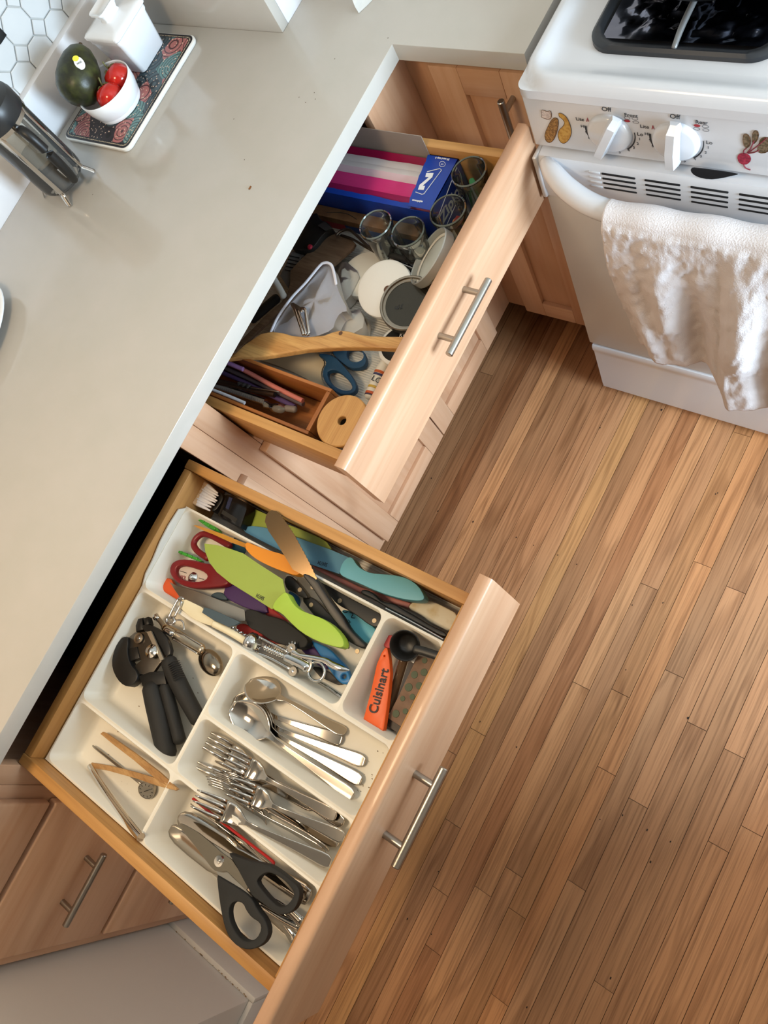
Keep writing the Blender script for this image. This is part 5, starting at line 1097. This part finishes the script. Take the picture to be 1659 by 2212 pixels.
sweep('centre_body', [(u, v, cz+.002, r_) for (u, v), r_ in zip(qe([(715, 620), (800, 655), (905, 705), (950, 735)]), (.0065, .0072, .0078, .0085))], M_chrome, cw, n=16, flat=.8)
sweep('wing', [(u, v, z, r_) for (u, v), z, r_ in zip(qe([(790, 560), (870, 600), (980, 620), (1150, 655), (1220, 700), (1330, 745), (1420, 765)]), (.780, .780, .780, .780, .779, .778, .776), (.005, .003, .0035, .0040, .0050, .0045, .0012))], M_chrome, cw, n=10, flat=.5)
for u, v in qe([(785, 520), (800, 782)]):
    c3 = P(u, v, cz+.003); lathe('gear', [(0, .003), (.0065, .003), (.0070, .002), (.0070, -.002), (0, -.003)], c3, M_blade, cw, n=22); lathe('gear_pin', [(0, .0048), (.002, .0044), (.0024, .003)], c3, M_chrome, cw, n=12)
for i in range(6):
    c3 = P(*qe([(785, 520)])[0], cz+.004); a_ = 1.6+i*.55; tube('gear_tooth', [tuple(c3 + Vector((math.cos(a_), math.sin(a_), 0))*.006) + (.0012,), tuple(c3 + Vector((math.cos(a_), math.sin(a_), 0))*.0098) + (.0010,)], M_chrome, cw, n=6, res=1)
sweep('ring_handle', [(u, v, cz+.001, .0022) for u, v in [qe([(1055 + 92*math.cos(i*.3927), 780 + 108*math.sin(i*.3927))])[0] for i in range(16)]], M_chrome, cw, n=10, closed=True, res=2)
slab('top_cap', qe([(915, 690), (960, 640), (1010, 650), (1000, 740), (960, 800), (920, 770)]), cz+.004, .006, M_blade, cw, bev=.001, rnd=1)
sweep('small_fork', [(u, v, .746, r_) for (u, v), r_ in zip(qe([(1060, 890), (1130, 930), (1210, 985), (1290, 1050), (1345, 1095)]), (.0016, .002, .0026, .0038, .004))], M_cut, None, flat=.35, n=8, label='thin silver utensil tail beneath the corkscrew ring', cat='utensil')

# small front compartment
os_ = T('knife_sheath', 'orange knife sheath printed with black brand lettering', 'sheath', *qh([(450, 1100)])[0], TF+.002)
ozf = tilt(qh([(560, 380)])[0] + (.776,), qh([(340, 1660)])[0] + (.772,))
slab('sheath', qh([(540, 362), (580, 380), (612, 560), (628, 800), (600, 1100), (560, 1420), (520, 1690), (498, 1742), (460, 1740), (428, 1682), (310, 1625), (200, 1582), (183, 1530), (250, 1280), (310, 1060), (400, 640), (480, 450)]), ozf, .010, mat('brand_orange', (226, 92, 30), .42), os_, holes=[qh([(528+11*math.cos(i*.785), 505+12*math.sin(i*.785)) for i in range(8)])], bev=.002)
a, b = P(*qh([(345, 1440)])[0], .7735), P(*qh([(545, 715)])[0], .7752); X_ = b-a; text('lettering', 'Cuisinart', (a+b)/2 + Vector((0, 0, .0003)), X_, Vector((-X_.y, X_.x, 0)), .0185, M_ink, os_, .0008, bold=.0003, fit=X_.length)
ms = T('coffee_scoop', 'black plastic measuring scoop tipped in the front compartment', 'scoop', *qh([(870, 330)])[0], .755)
c = P(*qh([(865, 335)])[0], .779); axs = Vector((.25, -.25, .93))
lathe('scoop_bowl', [(0, -.022), (.014, -.021), (.0165, -.016), (.0205, .0), (.0215, .001), (.0205, .0015), (.0185, 0), (.0145, -.015), (.010, -.0185), (0, -.019)], c, M_black, ms, axis=axs, n=36)
sweep('handle', [(u, v, .780, .0058) for u, v in qh([(1030, 390), (1150, 420), (1290, 465), (1440, 515)])], M_black, ms, flat=.35)
lathe('red_stopper', [(0, .010), (.0085, .010), (.0095, .008), (.0095, 0), (0, 0)], P(*qh([(650, 290)])[0], .757), mat('cap_red', (176, 40, 40), .4), None, n=28, label='small round red cap beside the black scoop', cat='cap')
sweep('clear_tube', [(u, v, z, .0075) for (u, v), z in zip(qh([(850, 540), (740, 900), (600, 1380)]), (.757, .752, .749))], glassmat('smoky_tube', (120, 92, 66), .5, .08), None, n=16, label='smoky clear plastic tube between the sheath and the dotted box', cat='tube')
db = T('dotted_box', 'brown box covered in round green dots at the drawer front', 'box', *qh([(900, 1150)])[0], TF+.001)
slab('box_body', qh([(1075, 500), (1345, 565), (1240, 800), (1020, 1200), (800, 1655), (580, 1510), (760, 1160), (930, 800)]), .760, .018, mixmat('box_brown', (118, 90, 68), (104, 76, 56), 60, .4, .6, .6), db)
slab('box_tray', qh([(590, 1515), (800, 1660), (750, 1760), (525, 1605)]), .757, .016, mat('box_dark', (44, 32, 22), .5), db)
for u, v, r in ((1185, 580, 45), (1175, 770, 58), (1020, 810, 58), (1095, 990, 56), (925, 1015, 65), (985, 1170, 46), (828, 1200, 42), (870, 1405, 44), (718, 1445, 60)):
    lathe('green_dot', [(0, .0006), (r*.000082, .0006), (r*.000086, 0)], P(*qh([(u, v)])[0], .7602), mat('dot_green', (72, 82, 58), .6), db, n=22)
slab('paper_tag', qh([(930, 580), (1055, 498), (1005, 622)]), .7625, .0006, mat('tag_white', (206, 204, 200), .6), None, label='white paper tag corner under the black scoop', cat='tag')

# can opener compartment
co = T('can_opener', 'black-handled can opener with a chrome rivet and half-round turning key', 'can opener', *qg([(650, 1300)])[0], TF+.002)
sweep('handle', [(u, v, z, r_) for (u, v), z, r_ in zip(qg([(590, 1190), (640, 1380), (720, 1720), (780, 1990)]), (.770, .768, .765, .763), (.0150, .0165, .0165, .0155))], M_rubber, co, n=20, flat=.85)
sweep('handle', [(u, v, z, .0098) for (u, v), z in zip(qg([(760, 1180), (820, 1400), (930, 1820)]), (.768, .766, .763))], M_rubber, co, n=16)
sweep('handle', [(u, v, z, r_) for (u, v), z, r_ in zip(qg([(800, 880), (880, 1060), (1000, 1300), (1150, 1570)]), (.772, .770, .766, .760), (.0130, .0140, .0135, .0125))], M_rubber, co, n=18, flat=.85)
for i in range(9):
    t_ = i/8; u, v = 850 + 70*t_, 880 + 190*t_; sweep('grip_ridge', [(a_, b_, .784, .0008) for a_, b_ in qg([(u-60, v+40), (u+5, v), (u+75, v-10)])], M_black, co, n=6)
slab('turning_key', qg([(250, 585), (300, 580), (312, 640), (300, 760), (330, 900), (432, 1020), (412, 1110), (340, 1178), (260, 1168), (180, 1092), (120, 962), (118, 840), (160, 700), (210, 620)]), .780, .014, M_black, co, bev=.005, seg=3, rnd=1)
slab('key_shaft', qg([(310, 720), (420, 700), (450, 840), (330, 880)]), .776, .010, M_black, co, bev=.002)
slab('head_plate', qg([(310, 600), (390, 530), (500, 520), (640, 560), (740, 700), (760, 830), (690, 900), (620, 1000), (560, 1040), (440, 1030), (390, 930), (470, 860), (420, 800), (330, 720)]), .774, .006, mat('plate_steel', (110, 104, 96), .3, .9), co, bev=.001)
slab('black_plate', qg([(470, 440), (560, 430), (690, 500), (790, 620), (830, 780), (760, 830), (700, 700), (600, 560), (480, 500)]), .779, .008, M_black, co, bev=.003, rnd=1)
slab('steel_strip', qg([(535, 525), (585, 512), (738, 850), (700, 872)]), .784, .003, mat('strip_steel', (196, 184, 164), .3, .8), co)
slab('collar', qg([(430, 1050), (560, 1000), (740, 990), (770, 1150), (480, 1180)]), .776, .014, M_black, co, bev=.003)
lathe('chrome_rivet', [(0, .006), (.004, .0056), (.006, .0036), (.0078, .0030), (.0105, .0018), (.0112, 0)], P(*qg([(595, 758)])[0], .784), M_chrome, co, n=32)
lathe('cutting_wheel', [(0, .004), (.004, .0036), (.005, .0018), (.0085, .0012), (.009, 0)], P(*qg([(440, 600)])[0], .776), M_blade, co, n=26)
for pp in ([(425, 365), (480, 350), (492, 500), (400, 525), (395, 450)], [(485, 362), (540, 340), (562, 430), (510, 462)]): slab('jaw', qg(pp), .778, .012, M_black, co, bev=.003)
slab('palette_knife', qg([(412, 135), (450, 95), (492, 112), (522, 240), (545, 360), (430, 380), (378, 540), (384, 330)]), .748, .0014, mat('grey_blade', (132, 128, 118), .35, .6), None, label='grey tapered blade behind the can opener', cat='blade')
tb = T('tool_spoon', 'chrome bar tool ending in a dark spoon bowl', 'spoon', *qg([(1000, 640)])[0], TF+.002)
sweep('shaft', [(u, v, z, r_) for (u, v), z, r_ in zip(qg([(740, 470), (860, 540), (1020, 640), (1190, 740)]), (.768, .767, .765, .763), (.006, .0085, .0085, .0090))], mat('warm_chrome', (190, 172, 148), .16, 1), tb, n=14, flat=.5)
for s_ in (-1, 1): sweep('channel_edge', [(u+s_*5.5, v-s_*8.5, .769, .0012) for u, v in qg([(870, 560), (1020, 645), (1170, 735)])], M_chrome, tb, n=8)
c = P(*qg([(1300, 890)])[0], .760); dS = P(*qg([(1400, 1000)])[0], .760) - P(*qg([(1200, 780)])[0], .760); dS.normalize(); nS = Vector((-dS.y, dS.x, 0))
vs_, fs_ = [], []
for i in range(13):
    th_ = math.pi*i/12
    for j in range(20):
        a_ = 2*math.pi*j/20; l_, w_ = .026*math.cos(th_), .017*math.sin(th_); vs_.append(c + dS*l_ + nS*w_*math.cos(a_) + Vector((0, 0, .010*math.sin(th_)*math.sin(a_))))
for i in range(12):
    for j in range(20): fs_.append((i*20+j, i*20+(j+1) % 20, (i+1)*20+(j+1) % 20, (i+1)*20+j))
put('spoon_bowl', vs_, fs_, mat('dim_chrome', (140, 128, 112), .14, 1), tb, True)
sweep('neck_ring', [(u, v, .770, .0062) for u, v in qg([(770, 500), (850, 545)])], M_chrome, tb, n=14)
sweep('jaw', [(u, v, .764, r_) for (u, v), r_ in zip(qg([(640, 345), (690, 390), (750, 470)]), (.0055, .004, .0045))], M_blade, tb, n=12)
lathe('jaw_ball', [(0, .004), (.004, .003), (.0058, 0), (.004, -.003)], P(*qg([(645, 345)])[0], .768), M_chrome, tb, n=18)
yp = T('bottle_opener', 'chrome ring-ended opener hooked over the tray divider', 'opener', *qg([(850, 330)])[0], .78)
sweep('ring', [(u, v, .786, .0026) for u, v in [qg([(822 + 48*math.cos(i*.5236), 392 + 42*math.sin(i*.5236))])[0] for i in range(12)]], M_chrome, yp, closed=True, n=10, res=2)
sweep('bracket', [(u, v, .797, .0022) for u, v in qg([(800, 355), (850, 250), (905, 150), (945, 118), (972, 130)])], M_chrome, yp, n=10); sweep('bracket', [(u, v, .797, .0020) for u, v in qg([(870, 340), (920, 250), (955, 165)])], M_chrome, yp, n=10)
sweep('wire_curl', [(u, v, .786, .0014) for u, v in qg([(820, 420), (870, 390), (940, 385), (975, 420), (985, 500)])], M_chrome, yp, n=8)

# chopstick compartment
bt = T('bamboo_tongs', 'pale bamboo toast tongs lying open in the tray corner', 'tongs', *qf([(800, 1300)])[0], .765)
M_bam = wood('bamboo_strip', (196, 156, 104), (166, 122, 74), 0, .5, across=50, along=6, pores=.2)
slab('arm', qf([(452, 1012), (470, 998), (500, 1010), (700, 1150), (880, 1290), (1010, 1410), (990, 1420), (860, 1345), (690, 1200), (540, 1085)]), tilt(qf([(460, 1005)])[0] + (.752,), qf([(1000, 1410)])[0] + (.795,)), .004, M_bam, bt, bev=.0006)
slab('arm', qf([(378, 1240), (390, 1218), (520, 1240), (700, 1285), (870, 1335), (1000, 1400), (995, 1420), (860, 1385), (700, 1330), (500, 1275), (400, 1258)]), tilt(qf([(385, 1235)])[0] + (.748,), qf([(1000, 1410)])[0] + (.796,)), .004, M_bam, bt, bev=.0006)
tm = T('dial_thermometer', 'small dial thermometer with a thin probe under the bamboo tongs', 'thermometer', *qf([(790, 1415)])[0], TF+.001)
sweep('probe', [(u, v, .745, r_) for (u, v), r_ in zip(qf([(400, 1098), (440, 1130), (600, 1255), (745, 1370)]), (.0012, .0022, .0022, .0022))], M_blade, tm, n=10)
c = P(*qf([(788, 1415)])[0], .748); axd = Vector((.35, -.35, .86))
lathe('dial_case', [(0, -.006), (.0125, -.006), (.0138, -.004), (.0138, .002), (.0128, .003), (.0122, .002)], c, M_steel, tm, axis=axd, n=32); lathe('dial_face', [(0, .0018), (.0122, .0020)], c, mat('dial_grey', (128, 124, 116), .2), tm, axis=axd, n=28)
for i in range(10):
    a_ = i*.628; ux = axd.orthogonal().normalized(); uy = axd.normalized().cross(ux); d3 = ux*math.cos(a_) + uy*math.sin(a_); tube('dial_mark', [tuple(c + axd.normalized()*.0024 + d3*.0085) + (.0004,), tuple(c + axd.normalized()*.0024 + d3*.011) + (.0004,)], M_ink, tm, n=4, res=1, cap=False)
tube('needle', [tuple(c + axd.normalized()*.0026 - ux*.004) + (.0005,), tuple(c + axd.normalized()*.0026 + ux*.008) + (.0003,)], M_ink, tm, n=4, res=1)
sweep('clear_straw', [(u, v, z, r_) for (u, v), z, r_ in zip(qf([(378, 1242), (500, 1430), (640, 1625), (745, 1755)]), (.750, .765, .782, .796), (.0040, .0055, .0060, .0064))], glassmat('straw_clear', (214, 202, 184), .22, .08), None, n=18, cap=False, label='clear plastic straw leaning over the divider of the tray', cat='straw')

# ------------------------------------------------------------------ flatware
def strip(sec, L, nu=9):
    """sec: (t, halfwidth, z, concavity) along the length -> grid"""
    vs, fs = [], []
    for t_, hw, z_, cc in sec:
        for j in range(nu):
            s_ = -1 + 2*j/(nu-1); vs.append(Vector((t_*L, s_*hw, z_ + cc*s_*s_)))
    for i in range(len(sec)-1):
        for j in range(nu-1): fs.append((i*nu+j, (i+1)*nu+j, (i+1)*nu+j+1, i*nu+j+1))
    return vs, fs
HS = [(.34, .0042, .006, 0), (.40, .0030, .0085, 0), (.48, .0030, .0085, 0), (.58, .0038, .0070, 0), (.70, .0052, .0045, 0), (.82, .0072, .0028, 0), (.92, .0090, .0024, 0), (.965, .0088, .0026, 0), (.988, .0066, .0028, 0), (1.0, .0020, .0030, 0)]
def spoon_geo(L, w_=1.0):
    sec = []
    for i in range(15):
        a_ = i/14; t_ = .325*a_; hw = .0262*w_*math.sin(math.pi*min(1, a_*.94+.03))**.62 if a_ < 1 else .006
        dep = .0105*math.sin(math.pi*min(1, a_*.95+.02)); sec.append((t_, max(hw, .0015), .0065 - dep, dep*.95))
    return strip(sec + [(.345, .0050, .0062, .0005)] + HS[1:], L)
def fork_geo(L):
    vs, fs = strip([(.215, .0142, .0036, .0006), (.24, .0146, .0022, .0008), (.28, .0140, .0012, .0014), (.32, .0108, .0018, .0010), (.352, .0066, .0042, .0004), (.38, .0042, .0070, 0)] + HS[1:], L)
    for k in range(4):
        y0 = (-1.5+k)*.0080; v2, f2 = strip([(0, .0007, .0110, 0), (.03, .0015, .0092, 0), (.10, .0022, .0060, 0), (.217, .0030, .0037, 0)], L, 3); b0 = len(vs)
        vs += [Vector((q.x, q.y + y0*(.95 if q.x < .1*L else 1), q.z)) for q in v2]; fs += [tuple(i+b0 for i in f) for f in f2]
    return vs, fs
def knife_geo(L):
    sec = [(0, .0008, 0, 0), (.008, .004, 0, 0), (.03, .0075, 0, 0), (.08, .0098, 0, 0), (.2, .0105, 0, 0), (.36, .0098, 0, 0), (.44, .0062, 0, 0), (.47, .0045, 0, 0), (.5, .0055, 0, 0), (.62, .0065, 0, 0), (.8, .0080, 0, 0), (.94, .0092, 0, 0), (.985, .0078, 0, 0), (1, .0025, 0, 0)]
    return strip(sec, L, 5)
def flat_ware(kind, label, tip, end, zt, ze, roll=0, m=None, group=None, w_=1.0, th=.0016, flip=False):
    A3, B3 = P(*tip, zt), P(*end, ze); X3 = B3-A3; L = X3.length; X3.normalize(); Y3 = Vector((0, 0, 1)).cross(X3).normalized(); Z3 = X3.cross(Y3)
    if roll: R3 = Matrix.Rotation(math.radians(roll), 3, X3); Y3, Z3 = R3 @ Y3, R3 @ Z3
    vs, fs = {'spoon': lambda: spoon_geo(L, w_), 'fork': lambda: fork_geo(L), 'knife': lambda: knife_geo(L)}[kind]()
    if flip: vs = [Vector((q.x, q.y, -q.z)) for q in vs]
    o = put('table_' + kind if kind == 'knife' else kind, [A3 + X3*q.x + Y3*q.y*(w_ if kind != 'spoon' else 1) + Z3*q.z for q in vs], fs, m or M_cut, None, True, label=label, cat=kind, group=group)
    s_ = o.modifiers.new('thickness', 'SOLIDIFY'); s_.thickness = th; s_.offset = 0
    return o
gs, gf_, gk = 'spoons in the tray', 'forks in the tray', 'table knives in the tray'
flat_ware('spoon', 'uppermost spoon of the stack with the lowest handle end', qi([(100, 335)])[0], qi([(1245, 1185)])[0], .766, .748, group=gs)
flat_ware('spoon', 'middle spoon of the stack with handle end second from the forks', qi([(104, 355)])[0], qi([(1322, 1040)])[0], .755, .743, group=gs)
flat_ware('spoon', 'lowest spoon of the stack with the furthest reaching handle', qi([(108, 372)])[0], qi([(1358, 860)])[0], .750, .741, group=gs)
flat_ware('spoon', 'small spoon whose bright bowl tip peeks out behind the stack', qi([(118, 290)])[0], qi([(1140, 655)])[0], .744, .742, group=gs, w_=.9)
flat_ware('spoon', 'spoon turned on its side against the compartment wall', qi([(243, 130)])[0], qi([(1165, 590)])[0], .762, .744, roll=-42, group=gs)
flat_ware('fork', 'fork lying nearest the spoon divider with tines in the corner', qj([(240, 185)])[0], qk([(1310, 1015)])[0], .752, .745, group=gf_)
flat_ware('fork', 'fork pointing up-left on the pile with its neck arched', qj([(575, 445)])[0], qk([(1200, 925)])[0], .778, .752, group=gf_)
flat_ware('fork', 'bright fork in the middle of the pile with long shining tines', qj([(640, 865)])[0], qk([(1312, 1215)])[0], .783, .760, group=gf_)
flat_ware('fork', 'fork overhanging the red-edged divider at the pile front', qj([(170, 1035)])[0], qk([(1130, 1560)])[0], .799, .760, group=gf_)
flat_ware('fork', 'dull fork flat on the tray floor with pale tines', qj([(110, 620)])[0], qk([(1240, 1290)])[0], .746, .744, group=gf_)
flat_ware('fork', 'fork rolled on its side with dark tines, foremost of the nest', qj([(380, 720)])[0], qk([(1060, 1390)])[0], .772, .752, roll=55, group=gf_)
flat_ware('fork', 'fork rolled on its side in the middle of the nest', qj([(480, 640)])[0], qk([(1110, 1360)])[0], .768, .756, roll=60, group=gf_)
flat_ware('fork', 'fork rolled on its side, rearmost of the nest', qj([(660, 640)])[0], qk([(790, 1070)])[0], .766, .750, roll=62, group=gf_)
flat_ware('fork', 'upside-down fork with its handle end alone near the drawer front', qj([(330, 560)])[0], qk([(890, 780)])[0], .748, .748, flip=True, group=gf_)
flat_ware('fork', 'fork buried low with its handle end nearest the black scissors', qj([(700, 1080)])[0], qk([(985, 1680)])[0], .752, .744, group=gf_)
flat_ware('table_knife'[6:], 'table knife with a broad round blade under the black scissors', qs([(250, 130)])[0], qm([(1290, 900)])[0], .757, .748, group=gk, w_=1.45)
flat_ware('knife', 'grey table knife blade lying lowest in the knife compartment', qs([(150, 425)])[0], qm([(1000, 1600)])[0], .744, .742, group=gk, w_=1.3)
flat_ware('knife', 'table knife blade showing behind the scissor blade tip', qs([(145, 265)])[0], qm([(1060, 1450)])[0], .748, .744, group=gk, w_=1.3)
flat_ware('knife', 'table knife lying edge-up beside the red strip', qj([(75, 1125)])[0], qm([(1230, 800)])[0], .768, .752, roll=70, group=gk)
flat_ware('knife', 'table knife with its handle end in the front corner', qj([(420, 1330)])[0], qm([(1180, 930)])[0], .752, .750, roll=25, group=gk)
for k, (pp, lab) in enumerate((([(300, 900), (700, 1160), (1010, 1560)], 'rounded silver handle end nearest the drawer front'), ([(470, 1040), (800, 1250), (1090, 1400)], 'looped silver handle end beside the black scissor ring'), ([(700, 940), (950, 1120), (1120, 1290)], 'stacked silver handle end in the compartment corner'))):
    sweep('dessert_spoon', [(u, v, .752+.004*k, r_) for (u, v), r_ in zip(qm(pp), (.003, .0045, .0070))], M_cut, None, flat=.3, n=10, label=lab, cat='utensil', group='utensil handles under the scissors')
sweep('red_strip', [(u, v, z, .0019) for (u, v), z in zip(qj([(112, 1055), (500, 1370), (860, 1650), (1200, 1914)]), (.788, .788, .786, .784))] + [(u, v, .780, .0019) for u, v in qm([(700, 400), (1140, 735)])], mat('strip_red', (176, 30, 24), .4), None, n=8, flat=1.6, label='thin red plastic strip standing along the divider', cat='strip')
# big black scissors on top
bsx = T('scissors', 'large kitchen shears with wide matt black handles', 'scissors', *qs([(900, 900)])[0], .76)
zf = tilt(qs([(262, 210)])[0] + (.772,), qs([(1080, 1700)])[0] + (.827,))
slab('blade', qs([(262, 210), (320, 230), (480, 320), (620, 430), (760, 560), (890, 650), (990, 800), (1080, 975), (1060, 1010), (900, 850), (830, 785), (760, 790), (690, 780), (640, 735), (440, 470), (330, 340)]), lambda u, v: zf(u, v) + .003, .0026, mat('shear_steel', (134, 124, 108), .3, .9), bsx)
slab('blade', qs([(700, 780), (830, 790), (900, 860), (1060, 1010), (1125, 1090), (1030, 1035), (740, 852)]), zf, .0026, M_blade, bsx); slab('blade', qs([(480, 330), (640, 440), (930, 620), (900, 640), (700, 530)]), zf, .0026, M_blade, bsx)
slab('handle', qs([(705, 833), (740, 850), (1040, 1030), (1130, 1120), (1190, 1240), (1292, 1370), (1328, 1500), (1292, 1622), (1200, 1702), (1080, 1728), (960, 1692), (858, 1590), (798, 1450), (758, 1270), (722, 1020)]), lambda u, v: zf(u, v) + .004, .011, M_rubber, bsx,
     holes=[qs([(848, 1250), (878, 1172), (950, 1145), (1020, 1170), (1060, 1260), (1120, 1340), (1222, 1400), (1238, 1480), (1190, 1582), (1100, 1632), (1000, 1602), (920, 1502), (860, 1372)])], bev=.003, seg=3, rnd=1)
slab('handle', qm([(-60, 165), (30, 200), (270, 295), (570, 350), (700, 410), (900, 560), (1050, 680), (1105, 765), (1105, 900), (1042, 1062), (960, 1142), (860, 1182), (760, 1172), (640, 1102), (450, 952), (340, 880), (265, 745), (170, 570), (40, 320)]), lambda u, v: zf(u, v) + .004, .011, M_rubber, bsx,
     holes=[qm([(405, 650), (440, 570), (530, 500), (620, 488), (780, 560), (900, 660), (1010, 790), (1012, 880), (940, 982), (860, 1050), (760, 1040), (640, 940), (500, 780)])], bev=.003, seg=3, rnd=1)
c = P(*qs([(740, 665)])[0], zf(*qs([(740, 665)])[0]) + .003); lathe('pivot_screw', [(0, .0035), (.003, .0030), (.0035, .0022), (.007, .0020), (.0078, 0)], c, M_chrome, bsx, n=24)
